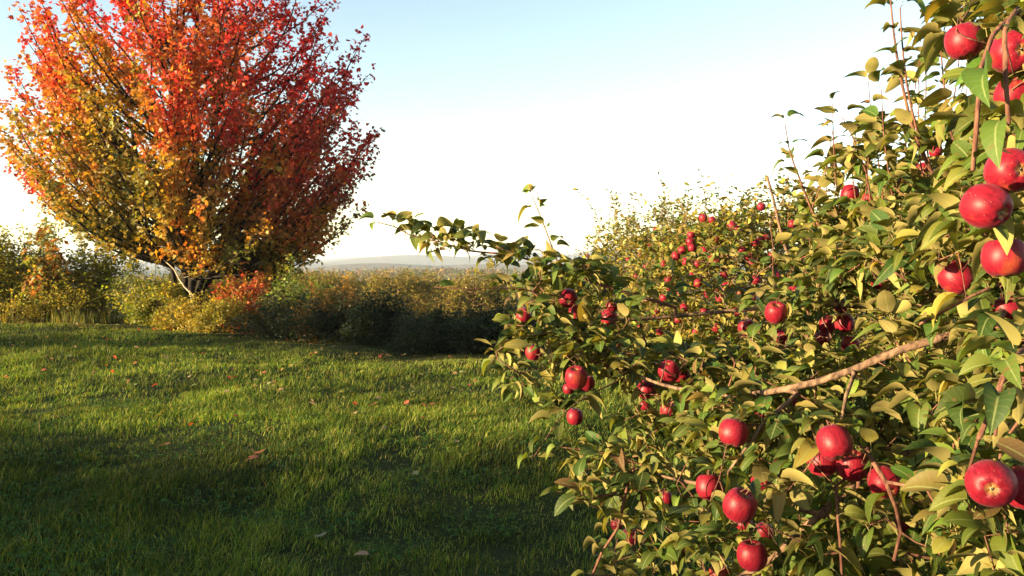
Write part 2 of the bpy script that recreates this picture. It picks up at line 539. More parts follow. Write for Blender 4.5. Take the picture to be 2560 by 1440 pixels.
def foliage(name, P, A, Nn, S, Cc, templates, mat, parent, origin=(0, 0, 0), pos_attr=False, smooth=True):
    """One foliage mesh: leaves at P along A with face normal Nn, size S, colour Cc, each from one of the templates."""
    pick = rng.integers(0, len(templates), len(P))
    parts, cols, poss = [], [], []
    M = frames(A, Nn)
    for k, (tv, tf, tu) in enumerate(templates):
        s = pick == k
        if not s.any():
            continue
        parts.append(scatter(tv, tf, M[s], P[s] - np.asarray(origin), S[s]))
        c = np.repeat(Cc[s], len(tv), axis=0)
        if pos_attr:
            u = np.tile(tu, (int(s.sum()), 1)); poss.append(u)
            c = np.where(u[:, 2:3] > 0.5, np.array([[0.16, 0.12, 0.05]]), c)
        cols.append(c)
    V, F = merge(parts)
    at_ = {"leaf_color": ('FLOAT_COLOR', np.concatenate(cols))}
    if pos_attr:
        at_["leaf_pos"] = ('FLOAT_VECTOR', np.concatenate(poss))
    return mesh_obj(name, V, F, mat, parent, smooth, at_)


def rand_dirs(n):
    return norm(rng.normal(size=(n, 3)))


def palette(n, cols, weights, jitter=0.18):
    cols = np.array(cols, float)
    w = np.array(weights, float); w /= w.sum()
    c = cols[rng.choice(len(cols), n, p=w)]
    return np.clip(c * (1 + jitter * rng.normal(size=(n, 1))) * (1 + 0.5 * jitter * rng.normal(size=(n, 3))), 0.004, 0.9)


# ------------------------------------------------------------------ the setting: ground, hills
def build_ground():
    a = np.concatenate([np.linspace(0, 30, 121), 30 * 1.09 ** np.arange(1, 66)])
    xs = np.concatenate([-a[:0:-1], a])
    X, Y = np.meshgrid(xs, xs)
    Z = ground_z(X, Y)
    far = np.hypot(X, Y)
    V = np.stack([X, Y, Z], -1).reshape(-1, 3)
    n = len(xs)
    i = (np.arange(n - 1)[:, None] * n + np.arange(n - 1)[None]).ravel()
    o = mesh_obj("ground", V, [np.stack([i, i + 1, i + n + 1, i + n], -1)], M_GROUND, smooth=True)
    o["kind"] = "structure"
    # wooded hills on the skyline
    gx = np.linspace(-3600, 3600, 300); gy = 420 + 4800 * np.linspace(0, 1, 180) ** 1.6
    X, Y = np.meshgrid(gx, gy)
    V = np.stack([X, Y, hill_z(X, Y)], -1).reshape(-1, 3)
    i = (np.arange(179)[:, None] * 300 + np.arange(299)[None]).ravel()
    h = mesh_obj("hills", V, [np.stack([i, i + 1, i + 301, i + 300], -1)], M_HILL, smooth=True)
    h["kind"] = "structure"


def hill_z(X, Y):
    def ridge(px, top_py, Yc, wx, wy):
        c = at(px, top_py, Yc)
        return (c[2] + 27) * np.exp(-(((X - c[0]) / wx) ** 2) - ((Y - Yc) / wy) ** 2)
    Z = -27.5 + np.maximum.reduce([
        ridge(1060, 637, 3400, 420, 500), ridge(1320, 631, 4200, 500, 600), ridge(1560, 622, 4600, 500, 600), ridge(1900, 630, 4600, 900, 600),
        ridge(930, 642, 4700, 420, 300), ridge(760, 660, 2600, 600, 400), ridge(950, 656, 1500, 170, 250), ridge(1250, 660, 1700, 330, 300), ridge(300, 655, 3600, 900, 500), ridge(-600, 650, 3600, 900, 500),
        ridge(1050, 697, 640, 330, 190)])
    return Z + (2.2 * noise2(X, Y, 60, 5) + 3 * noise2(X, Y, 300, 6)) * np.clip((Z + 27) / 8, 0, 1)


def build_woods():
    """Autumn woods on the low ridge beyond the orchard, one mass of crowns."""
    n = 2600
    x, y = rng.uniform(-330, 190, n), rng.uniform(430, 760, n)
    z = hill_z(x, y)
    k = z > -24
    x, y, z = x[k], y[k], z[k]
    n = len(x)
    m = 26
    H = rng.uniform(5, 9, n)
    d = rand_dirs(n * m).reshape(n, m, 3) * rng.uniform(.6, 1, (n, m, 1))
    P = np.stack([x, y, z + H * .55], -1)[:, None] + d * np.stack([H * .42, H * .42, H * .5], -1)[:, None]
    cols = palette(n, [(.16, .09, .03), (.22, .12, .03), (.10, .10, .03), (.07, .085, .03), (.24, .16, .05)], [3, 2, 3, 3, 2])
    C = np.repeat(cols, m, 0) * rng.uniform(.8, 1.2, (n * m, 1))
    P = P.reshape(-1, 3)
    o = foliage("woods", P, rand_dirs(len(P)), rand_dirs(len(P)), rng.uniform(1.6, 3.0, len(P)), C, [FAR_LEAF], M_SHRUB_LEAF, None)
    o["kind"] = "stuff"
    o["label"] = "distant autumn woods below the hills"


build_ground()
build_woods()


# ------------------------------------------------------------------ apples of the near tree: photograph position, radius in pixels, look
CAMV = np.array([0, -1.0, 0])
APPLES = [  # px, py, radius, label, direction of the blossom end (None: hangs straight)
    (2410, 105, 44, "bright red apple half covered by leaves, beside the bare hanging stem near the top", None),
    (2532, 130, 53, "large red apple showing its blossom end behind a hanging twig, topmost on the tree", (-0.1, -0.95, -.1)),
    (2535, 238, 44, "red apple just below the topmost large apple, crossed by the hanging twig", None),
    (2525, 427, 56, "big pinkish red apple showing its round blossom end straight on", (-.02, -1, -.05)),
    (2467, 517, 56, "big red apple touching the apple with the round blossom end, tilted to the right", (.35, -.85, -.4)),
    (2510, 645, 52, "red apple with an orange yellow underside, under the tilted big apple", None),
    (2393, 695, 41, "round red apple with a small white glint beneath two pointed leaves", (.6, -.4, -.7)),
    (2520, 775, 34, "red apple mostly hidden by a large hanging green leaf", None),
    (2340, 379, 16, "small red apple in the upper foliage below the tall bare shoots", None),
    (2310, 425, 19, "shiny small red apple just under another small one, below the tall shoots", None),
    (2124, 485, 22, "red apple among sunlit upper leaves, larger of a pair there", None),
    (2170, 496, 15, "little red apple among sunlit upper leaves, smaller of a pair there", None),
    (1940, 782, 27, "red apple showing its stem hollow, clear above the folded yellow leaf", (0.05, .5, -.85)),
    (1866, 819, 21, "lone red apple with a dark band of shade, beside the stem hollow one", None),
    (2068, 812, 22, "red apple of the tight bunch above the thick pale limb, with stem hollow in view", (0, .3, -.9)),
    (2112, 810, 24, "dark red apple pressed against the bunch above the thick pale limb", None),
    (2057, 846, 20, "red apple at the bottom of the bunch above the thick pale limb", None),
    (2125, 860, 22, "red apple half shaded by a leaf, right above the thick pale limb", None),
    (1952, 845, 22, "shaded crimson apple behind the big folded yellow leaf", None),
    (2098, 765, 20, "red apple peeping out behind the round pale leaf", None),
    (1985, 730, 16, "small deep red apple shaded among leaves under the upright shoot", None),
    (2195, 708, 16, "small pinkish apple in a gap between brown twigs", None),
    (1833, 1082, 37, "glossy bright red apple hanging alone with a white glint, below the forked limb", None),
    (1440, 945, 28, "red apple in front of a dangling group of three over the lawn", None),
    (1466, 958, 22, "dark red apple at the rear of the dangling group of three over the lawn", None),
    (1422, 972, 15, "smallest apple of the dangling group of three over the lawn", None),
    (1437, 1042, 21, "dark red apple hanging lowest over the lawn, under the dangling three", None),
    (1335, 880, 22, "red apple with a pale streak hanging nearest to the lit lawn", None),
    (1420, 746, 24, "dusky red apple on the outstretched branch, facing the open sky", (0, -.9, -.3)),
    (1440, 782, 19, "shaded dark apple below the dusky one on the outstretched branch", None),
    (1310, 790, 20, "red apple cupped by leaves nearest the tip of the outstretched branch", None),
    (1523, 795, 21, "red apple in a close pair on the outstretched branch, lower one", None),
    (1530, 766, 15, "red apple in a close pair on the outstretched branch, upper one", None),
    (1672, 930, 27, "red apple with a twig across it, upper one of a loose hanging string", None),
    (1703, 936, 22, "shaded apple tucked behind the lit upper apple of the loose string", None),
    (1617, 975, 24, "dull red apple with a leaf shadow, second in the loose hanging string", None),
    (1612, 1012, 15, "small red apple touching the underside of the dull red one", None),
    (1670, 1026, 20, "soft red apple partly behind a green leaf at the end of the loose string", None),
    (1905, 1030, 19, "red apple wrapped by pale leaves beside the forked limb", None),
    (1988, 1010, 18, "crimson apple in shade right behind the forked limb", None),
    (2141, 1005, 17, "small dark apple deep in the shade beside the hanging spur", None),
    (2086, 1108, 43, "purplish red apple on top of the cluster of three, blossom end downward", (.1, -.6, -.8)),
    (2056, 1156, 37, "red apple with bright specks in the cluster of three, beside a twig leaf", None),
    (2131, 1165, 38, "red apple in the cluster of three, on the side of the thick shaded limb", None),
    (2212, 1206, 40, "dull red apple with a thin twig hanging across it", (0, -.8, -.5)),
    (2477, 1208, 59, "big red apple with its pale blossom end in view, the lowest big one", (-.45, -.85, -.05)),
    (2568, 1222, 56, "big red apple tucked behind the lowest big one, only partly in view", None),
    (2500, 1108, 25, "dark red apple behind curled leaves above the lowest big one", None),
    (1773, 1218, 33, "red apple behind an overhanging leaf, upper of a low hanging pair", None),
    (1850, 1265, 42, "large heart shaped red apple, lower of a low hanging pair", None),
    (1902, 1210, 26, "orange red apple shaded by lit leaves behind the low hanging pair", None),
    (1665, 1245, 17, "small red apple above the shaded grass in thin low foliage", None),
    (1575, 1342, 21, "bright red apple at the fork of the lowest bare twig", None),
    (1542, 1312, 15, "small dark apple beside the fork of the lowest bare twig", None),
    (1880, 1390, 38, "red apple with a leaf shadow across it, close to the bottom of the tree", None),
    (1911, 1330, 22, "deep shaded apple above the leaf shadowed one near the bottom", None),
    (1860, 1310, 21, "dark crimson apple in shade right under the heart shaped one", None),
    (1800, 1438, 28, "red apple at the very bottom, beneath pale leaves", None),
    (2262, 1312, 27, "dark red apple in deep shade beside the long thin twig", None),
]
AP_R = 0.0375
ap_px = np.array([a[:3] for a in APPLES], float)
ap_d = F_PX * AP_R / ap_px[:, 2]
ap_d = np.where(ap_px[:, 2] < 20, np.minimum(ap_d, 3.4), ap_d)
ap_r = ap_px[:, 2] * ap_d / F_PX
ap_p = at(ap_px[:, 0], ap_px[:, 1], ap_d)


def apple_shape(segs=28):
    prof = [(0.0, 0.62), (0.06, 0.60), (0.14, 0.66), (0.26, 0.80), (0.42, 0.90), (0.62, 0.90), (0.80, 0.76), (0.93, 0.50), (1.0, 0.15), (0.99, -0.18),
            (0.90, -0.48), (0.76, -0.70), (0.58, -0.85), (0.40, -0.91), (0.26, -0.89), (0.16, -0.82), (0.08, -0.76), (0.0, -0.74)]
    an = np.arange(segs) * 2 * math.pi / segs
    V = [(0, 0, prof[0][1])]
    for r, z in prof[1:-1]:
        lob = 1 + 0.022 * np.cos(5 * an) * (0.3 - z) + 0.02 * np.cos(an + 1)
        V += [(r * math.cos(t) * l, r * math.sin(t) * l, z + 0.03 * (z < -.7) * math.cos(5 * t)) for t, l in zip(an, lob)]
    V.append((0, 0, prof[-1][1]))
    m = len(prof) - 2
    Q = [(1 + i * segs + j, 1 + (i + 1) * segs + j, 1 + (i + 1) * segs + (j + 1) % segs, 1 + i * segs + (j + 1) % segs) for i in range(m - 1) for j in range(segs)]
    e = len(V) - 1
    Tn = [(0, 1 + j, 1 + (j + 1) % segs) for j in range(segs)] + [(e, 1 + (m - 1) * segs + (j + 1) % segs, 1 + (m - 1) * segs + j) for j in range(segs)]
    return np.array(V) * AP_R, [np.array(Q), np.array(Tn)]


def make_apple(label, group):
    V, F = apple_shape()
    o = mesh_obj("apple", V, F, M_APPLE, smooth=True)
    tag(o, label, "apple", group)
    sk = Skel(); sk.path([(0, 0, .62 * AP_R), (0.001, 0, .9 * AP_R), (.004, 0.002, 1.25 * AP_R), (.006, .004, 1.5 * AP_R)], .0013, .0019, step=.004); sk.radii(.001)
    v, f = sk.tubes(); mesh_obj("stem", v, f, M_TWIG, o, True)
    parts = []
    for k in range(5):
        a = k * 2 * math.pi / 5
        c, s = math.cos(a), math.sin(a)
        q = np.array([(-.0016 * s + .001 * c, .0016 * c + .001 * s, -.80 * AP_R), (.0016 * s + .001 * c, -.0016 * c + .001 * s, -.80 * AP_R), (.0042 * c, .0042 * s, -.90 * AP_R), (.001 * c, .001 * s, -.74 * AP_R)])
        parts.append((q, [np.array([(0, 1, 2), (0, 2, 3), (1, 3, 2)])]))
    v, f = merge(parts); mesh_obj("calyx", v, f, M_DEADWOOD, o)
    return o


AXES = np.zeros((len(APPLES), 3))          # stem direction of every near apple
for i, a in enumerate(APPLES):
    z = -np.array(a[4]) if a[4] else np.array([rng.normal() * .25, rng.normal() * .25 + .05, 1.0])
    AXES[i] = z / np.linalg.norm(z)
apple0 = make_apple(APPLES[0][3], "apples on the near tree")


def place_apple(p, axis, s, label, group, first=[True]):
    o = apple0 if first[0] else None
    q = Vector(axis).to_track_quat('Z', 'Y') @ Matrix.Rotation(rng.uniform(0, 6.28), 3, 'Z').to_quaternion()
    if o is None:
        o = dup(apple0, (0, 0, 0), 0, (1, 1, 1), label, group)
    first[0] = False
    o.location, o.rotation_euler = p, q.to_euler()
    sq = rng.uniform(.93, 1.06)
    o.scale = (s, s, s * sq)
    return o


for i, a in enumerate(APPLES):
    place_apple(ap_p[i], AXES[i], ap_r[i] / AP_R, a[3], "apples on the near tree")


# ------------------------------------------------------------------ the near apple tree
D0 = np.array([(2530, 130, 1.3), (2525, 427, 1.3), (2467, 517, 1.33), (2510, 645, 1.4), (2393, 695, 1.75), (2240, 200, 2.5), (2100, 500, 3.0), (1965, 400, 3.2), (2000, 700, 3.0), (2250, 650, 2.1),
               (2330, 420, 2.6), (2100, 810, 2.8), (1940, 780, 2.8), (2250, 900, 1.95), (2000, 970, 2.15), (1840, 1080, 2.0), (2086, 1108, 1.75), (2212, 1205, 1.85), (2477, 1208, 1.25), (2520, 950, 1.25), (1850, 1265, 1.8),
               (1880, 1390, 1.95), (1650, 1000, 2.8), (1440, 950, 2.7), (1420, 745, 3.0), (1000, 560, 3.2), (1250, 650, 3.1), (1330, 500, 3.1), (1550, 1340, 2.5), (1400, 1240, 2.4), (1700, 700, 3.2), (2450, 1400, 1.4), (2200, 1400, 1.9), (1850, 700, 3.4)])


def front_depth(px, py):
    d = np.hypot(np.asarray(px)[..., None] - D0[:, 0], np.asarray(py)[..., None] - D0[:, 1]) + 25
    w = d ** -3
    return (w * D0[:, 2]).sum(-1) / w.sum(-1)


def in_poly(poly, n):
    poly = np.array(poly, float)
    out = np.zeros((0, 2))
    lo, hi = poly.min(0), poly.max(0)
    while len(out) < n:
        q = lo + (hi - lo) * rng.random((n * 3, 2))
        ins = np.zeros(len(q), bool)
        for (x0, y0), (x1, y1) in zip(poly, np.roll(poly, -1, 0)):
            c = ((y0 > q[:, 1]) != (y1 > q[:, 1])) & (q[:, 0] < (x1 - x0) * (q[:, 1] - y0) / (y1 - y0 + 1e-9) + x0)
            ins ^= c
        out = np.concatenate([out, q[ins]])
    return out[:n]


def near_tree():
    base = np.array([1.95, 2.75, ground_z(1.95, 2.75) - 0.03])
    root = thing("apple_tree", "near apple tree loaded with large red apples, its outstretched branch reaching over the lawn", "apple tree", base, "apple trees in the orchard row")
    S = Skel()
    tr = S.path([base, base + (0.02, 0.01, .35), base + (-.05, -.03, .8), base + (-.02, .04, 1.35), base + (.06, .0, 1.9), base + (.02, .03, 2.5), base + (.05, 0, 2.95)], .065, .02, 0, step=.08)
    A = lambda *t: [at(*q) for q in t]
    # limbs seen in the photograph
    S.path(A((2560, 800, 2.35), (2460, 815, 2.1), (2355, 845, 2.0), (2250, 876, 2.03), (2130, 926, 2.07), (2040, 956, 2.12), (1962, 973, 2.18), (1880, 985, 2.3), (1780, 985, 2.5), (1650, 960, 2.7), (1560, 920, 2.85)), .019, .004, 1, tr[10])
    S.path(A((1995, 985, 2.14), (1950, 1022, 2.1), (1905, 1062, 2.07), (1880, 1100, 2.05), (1820, 1180, 2.05)), .0078, .003, 1, 'near')
    S.path(A((2135, 935, 2.05), (2115, 990, 2.0), (2106, 1040, 1.97), (2100, 1075, 1.9)), .0065, .004, 1, 'near')
    S.path(A((2520, 1040, 2.5), (2380, 1085, 2.35), (2200, 1165, 2.2), (2080, 1262, 2.15), (2000, 1330, 2.15), (1935, 1395, 2.15), (1800, 1470, 2.2)), .026, .008, 1, tr[6])
    S.path(A((2060, 1290, 2.15), (1900, 1240, 2.2), (1700, 1200, 2.4), (1580, 1170, 2.5)), .009, .004, 1, 'near')
    S.path(A((2450, 740, 2.7), (2250, 770, 2.9), (2050, 760, 3.1), (1850, 775, 3.2), (1690, 790, 3.2), (1560, 800, 3.15), (1450, 790, 3.1)), .012, .004, 1, tr[13])
    # the branch reaching out against the sky, and the shoot on it
    S.path(A((1690, 770, 3.2), (1560, 730, 3.15), (1440, 690, 3.12), (1290, 640, 3.15), (1180, 628, 3.2), (1100, 605, 3.2), (1030, 590, 3.2), (985, 566, 3.2), (945, 556, 3.2)), .008, .0018, 2, 'near')
    S.path(A((1395, 660, 3.12), (1365, 575, 3.1), (1345, 525, 3.1), (1330, 490, 3.1)), .0035, .0015, 2, 'near')
    S.path(A((1400, 740, 3.1), (1290, 720, 3.05), (1180, 722, 3.0), (1085, 718, 3.0)), .003, .0015, 2, 'near')
    S.path(A((1480, 860, 3.0), (1390, 830, 2.9), (1290, 850, 2.8), (1240, 880, 2.75)), .005, .002, 2, 'near')
    S.path(A((1560, 935, 2.85), (1480, 900, 2.8), (1440, 890, 2.75)), .004, .003, 2, 'near')
    S.path(A((1560, 945, 2.85), (1450, 1000, 2.7), (1390, 1060, 2.6), (1330, 1150, 2.5)), .0035, .0012, 2, 'near')
    # low bare twigs over the shaded grass
    S.path(A((1560, 1250, 2.45), (1545, 1320, 2.45), (1505, 1380, 2.45), (1480, 1440, 2.45)), .006, .004, 2, 'near')
    S.path(A((1600, 1160, 2.45), (1500, 1130, 2.45), (1400, 1118, 2.45)), .003, .0015, 2, 'near')
    S.path(A((1540, 1230, 2.42), (1470, 1250, 2.4), (1405, 1246, 2.4)), .003, .0015, 2, 'near')
    # long thin twigs hanging in front
    S.path(A((2200, 1150, 2.15), (2090, 1215, 1.95), (2094, 1290, 1.85), (2102, 1380, 1.83), (2105, 1445, 1.83)), .0045, .003, 2, 'near')
    S.path(A((2165, 1120, 2.0), (2180, 1150, 1.78), (2215, 1205, 1.76), (2240, 1270, 1.78), (2252, 1330, 1.8), (2235, 1400, 1.8)), .0028, .0016, 2, 'near')
    S.path(A((2620, 850, 1.8), (2560, 872, 1.4), (2505, 950, 1.25), (2480, 1020, 1.24), (2447, 1096, 1.24)), .0075, .004, 2, tr[11])
    S.path(A((2552, 880, 1.38), (2520, 915, 1.24), (2500, 980, 1.22), (2489, 1088, 1.21)), .0038, .0025, 2, 'near')
    S.path(A((2640, 60, 1.8), (2560, 30, 1.4), (2480, 90, 1.28), (2452, 170, 1.26), (2442, 300, 1.25), (2432, 425, 1.25)), .0055, .0038, 2, tr[26])
    S.path(A((2545, 20, 1.36), (2512, 80, 1.22), (2514, 180, 1.2), (2522, 310, 1.2)), .005, .0035, 2, 'near')
    S.path(A((2640, 640, 1.9), (2520, 700, 1.6), (2430, 740, 1.55), (2300, 810, 1.6)), .006, .003, 2, tr[15])
    S.path(A((2640, 520, 1.9), (2560, 470, 1.6), (2520, 360, 1.5)), .006, .003, 2, tr[18])
    # upright shoots against the sky
    S.path(A((2520, 640, 2.7), (2420, 560, 2.6), (2330, 430, 2.5), (2285, 330, 2.45), (2255, 210, 2.45), (2235, 90, 2.45), (2224, -30, 2.45)), .012, .0022, 3, tr[17])
    S.path(A((2320, 415, 2.5), (2278, 270, 2.42), (2258, 140, 2.42), (2250, 20, 2.42)), .005, .002, 3, 'near')
    S.path(A((2440, 450, 2.5), (2380, 340, 2.4), (2362, 230, 2.38), (2346, 50, 2.38)), .005, .0016, 3, 'near')
    S.path(A((2240, 760, 2.95), (2120, 680, 3.0), (2050, 570, 3.0), (2000, 450, 3.0), (1972, 370, 3.0), (1962, 308, 3.0)), .010, .0016, 3, 'near')
    S.path(A((2230, 720, 2.9), (2190, 590, 2.8), (2165, 430, 2.75), (2135, 350, 2.75), (2105, 292, 2.75)), .007, .0016, 3, 'near')
    S.path(A((2160, 560, 2.78), (2170, 420, 2.7), (2172, 340, 2.7)), .003, .0015, 3, 'near')
    S.path(A((2640, 250, 2.6), (2520, 200, 2.2), (2420, 60, 2.0), (2400, -60, 2.0)), .009, .003, 3, tr[24])
    for (px, py, hh, d) in ((2030, 520, 130, 3.1), (2062, 520, 90, 3.2), (2088, 440, 120, 3.0), (2195, 400, 130, 2.8), (2212, 360, 90, 2.6), (2295, 360, 140, 2.7), (2312, 330, 150, 2.9), (2400, 330, 130, 2.6), (1925, 560, 100, 3.3), (2130, 430, 90, 3.2), (2260, 330, 110, 3.0), (2375, 300, 160, 3.0)):
        k = rng.normal() * 25
        S.path(A((px + 20, py + 170, d + .1), (px + 8, py + 60, d), (px, py, d), (px + k * .6, py - hh * .6, d), (px + k, py - hh * 1.5, d)), .005, .0013, 3, 'near')
    S.path([base + (-.3, .5, 1.0), base + (-.6, 1.0, 1.5), base + (-.7, 1.2, 2.0)], .014, .006, 1, tr[10])
    S.path([base + (.4, .4, 1.0), base + (.9, .7, 1.4), base + (1.2, .8, 1.8)], .016, .006, 1, tr[9])
    S.path([base + (.3, -.5, .9), base + (.5, -1.1, 1.2), base + (.4, -1.5, 1.4)], .016, .006, 1, tr[9])
    trace_n = S.n
    trace = [i for i in range(trace_n) if S.tag[i] in (2, 3)]
    # where the leaf spurs grow: canopy outline, how many, how deep behind the canopy's face
    polys = [
        ([(2330, 330), (2560, 250), (2660, 1520), (2100, 1520), (2150, 1150), (1980, 1000), (2050, 800), (2200, 560)], 760, 1.3, 0),
        ([(2360, 30), (2420, -20), (2660, -60), (2660, 330), (2360, 330), (2400, 200)], 80, .6, 0),
        ([(1480, 850), (1700, 870), (1880, 880), (2050, 760), (2100, 1000), (2000, 1100), (1700, 1100), (1560, 980)], 270, 1.0, 0),
        ([(1560, 680), (1750, 640), (1920, 640), (1980, 760), (1880, 870), (1600, 850)], 22, .8, 0),
        ([(1250, 700), (1420, 655), (1540, 690), (1600, 770), (1560, 860), (1480, 930), (1330, 930), (1260, 820)], 130, .6, 0),
        ([(985, 545), (1120, 575), (1290, 610), (1400, 640), (1400, 700), (1200, 665), (1060, 625)], 20, .25, 0),
        ([(2010, 560), (2120, 520), (2200, 450), (2330, 400), (2250, 600), (2060, 800), (1960, 760), (1960, 640)], 240, 1.3, 0),
        ([(1970, 480), (2080, 430), (2180, 330), (2330, 290), (2330, 400), (2200, 450), (2120, 520), (2010, 560)], 34, .8, 0),
        ([(1600, 1000), (1780, 1080), (2000, 1080), (2120, 1200), (2080, 1520), (1560, 1500), (1480, 1420), (1580, 1370), (1440, 1260), (1420, 1130), (1520, 1100)], 215, .8, 0),
        ([(1235, 870), (1400, 900), (1480, 1060), (1380, 1050), (1240, 990)], 11, .3, 0),
    ]
    T = []
    for poly, n, th, _ in polys:
        q = in_poly(poly, n)
        d = front_depth(q[:, 0], q[:, 1]) + th * rng.random(n) ** 1.2 - .05
        T.append(at(q[:, 0], q[:, 1], d))
    # the far and outer sides of the crown
    n = 900
    q = rand_dirs(n) * np.array([1.2, 1.25, 1.15]) * rng.uniform(.45, 1.0, (n, 1)) ** .6 + base + (.35, .1, 1.75)
    T.append(q[(q[:, 2] > .45) & (project(q)[0] > 2610) & (np.hypot(q[:, 0], q[:, 1]) > 1.25)])
    T = np.concatenate(T)
    gz = ground_z(T[:, 0], T[:, 1])
    T = T[T[:, 2] > gz + .12]
    tips = S.connect(T, step=.05, bend=.3, tg=4, lift=.05)
    # a twig to each apple's stem
    ends = ap_p + AXES * ap_r[:, None] * 1.45
    S.connect(ends, step=.03, bend=.3, tg=4, lift=.08)
    S.radii(.0012, .345)
    for part, tags, mat in (("trunk", {0}, M_BARK), ("limb", {1}, M_BARK), ("twig", {2, 4}, M_TWIG), ("shoot", {3}, M_TWIG)):
        v, f = S.tubes(tags, base)
        mesh_obj(part, v, f, mat, root, True)
    # leaves: a rosette on each spur, single leaves along twigs and shoots
    par = np.array(S.par)
    tw = np.array([i for i in range(trace_n, S.n) if S.r[i] < .0035])
    P, A_, k = [], [], []
    for t in tips:
        m = rng.integers(5, 9)
        tan = norm(S.p[t] - S.p[par[t]])
        a0 = rng.uniform(0, 6.28)
        az = a0 + np.arange(m) * 2.4 + rng.normal(size=m) * .3
        el = rng.normal(.35, .4, m)
        dv = np.stack([np.cos(az) * np.cos(el), np.sin(az) * np.cos(el), np.sin(el)], -1) + tan * .5
        P.append(np.repeat(S.p[t][None], m, 0) + rng.normal(size=(m, 3)) * .006 - tan * rng.random((m, 1)) * .03); A_.append(dv)
    s = tw[rng.random(len(tw)) < .35]
    dv = norm(np.stack([rng.normal(size=len(s)), rng.normal(size=len(s)), rng.normal(size=len(s)) * .6 + .25], -1)) + .4 * norm(S.p[s] - S.p[par[s]])
    P.append(S.p[s]); A_.append(dv)
    tr_ = np.array([i for i in trace if S.r[i] < (.0075 if S.tag[i] == 3 or S.p[i][0] < .6 else .0042)])
    s = np.concatenate([tr_, tr_[rng.random(len(tr_)) < .95], tr_[rng.random(len(tr_)) < .25]])
    az = np.arange(len(s)) * 2.4 + rng.normal(size=len(s)) * .4
    dv = np.stack([np.cos(az), np.sin(az) * .8, rng.normal(.35, .35, len(s))], -1) + .3 * norm(S.p[s] - S.p[par[s]])
    n_sh = len(s)
    P.append(S.p[s]); A_.append(dv)
    arm = np.array([i for i in trace if S.tag[i] == 2 and S.p[i][2] > 1.25 and S.p[i][0] < .45])
    s = np.repeat(arm, 2)[rng.random(2 * len(arm)) < .55]
    az = np.arange(len(s)) * 2.4 + rng.normal(size=len(s)) * .4
    n_arm = len(s)
    P.append(S.p[s]); A_.append(np.stack([np.cos(az) * 1.1, np.sin(az) * .6, rng.normal(.3, .5, len(s))], -1))
    P, A_ = np.concatenate(P), norm(np.concatenate(A_))
    n = len(P)
    Nn = norm(np.stack([rng.normal(size=n) * .45, rng.normal(size=n) * .45, np.ones(n)], -1))
    size = np.clip(rng.normal(.058, .016, n), .026, .092)
    size[-n_arm - n_sh:-n_arm] = np.clip(size[-n_arm - n_sh:-n_arm] * 1.15, .035, .078)
    size[-n_arm:] = np.clip(size[-n_arm:] * 1.2, .06, .1)
    # leaves brushed off the fruit: none lies right on an apple's face
    tip = P + A_ * size[:, None]
    mid = P + A_ * size[:, None] * .7
    keep = np.ones(n, bool)
    for i in range(len(APPLES)):
        for q in (P, mid, tip):
            x, y, f = project(q)
            keep &= ~((np.hypot(x - ap_px[i, 0], y - ap_px[i, 1]) < ap_px[i, 2] * .98) & (f < ap_d[i] + .02) & (rng.random(n) < .985))
            keep &= np.linalg.norm(q - ap_p[i], axis=1) > ap_r[i] * .97
    sd = np.array(sun_dir)
    for i, a in enumerate(APPLES):      # fruit the evening sun reaches through the leaves
        if any(w in a[3] for w in ("shade", "dark", "behind", "hidden")):
            continue
        for q in (P, mid, tip):
            v = q - ap_p[i]
            t = v @ sd
            keep &= ~((t > 0) & (t < 3.0) & (np.linalg.norm(v - t[:, None] * sd, axis=1) < ap_r[i] * .95) & (rng.random(n) < .72))
    x, y, f = project(mid)
    keep &= ~((f < .95) & (x < 2700)) & (np.linalg.norm(P - (0, 0, EYE), axis=1) > .8)
    # the pale limb stays bare
    lim = np.array([(2355, 845), (2250, 876), (2130, 926), (2040, 956), (1962, 973)], float)
    for (x0, y0), (x1, y1) in zip(lim[:-1], lim[1:]):
        for q in (mid, tip, P):
            x, y, f = project(q)
            t = np.clip(((x - x0) * (x1 - x0) + (y - y0) * (y1 - y0)) / ((x1 - x0) ** 2 + (y1 - y0) ** 2), 0, 1)
            keep &= ~((np.hypot(x - x0 - t * (x1 - x0), y - y0 - t * (y1 - y0)) < 22) & (f < 2.2) & (rng.random(n) < .9))
    P, A_, Nn, size = P[keep], A_[keep], Nn[keep], size[keep]
    C = palette(len(P), [(.036, .058, .010), (.066, .094, .014), (.115, .132, .020), (.20, .17, .034), (.12, .068, .025)], [3, 4, 3.8, 2, .25])
    foliage("crown", P, A_, Nn, size, C, NEAR_LEAVES, M_APPLE_LEAF, root, base, True)


near_tree()


# ------------------------------------------------------------------ orchard trees further along the row and beyond
APPLE_GREEN = ([(.055, .08, .010), (.10, .12, .016), (.19, .165, .022), (.30, .22, .035)], [2.5, 4, 3.5, 1.6])


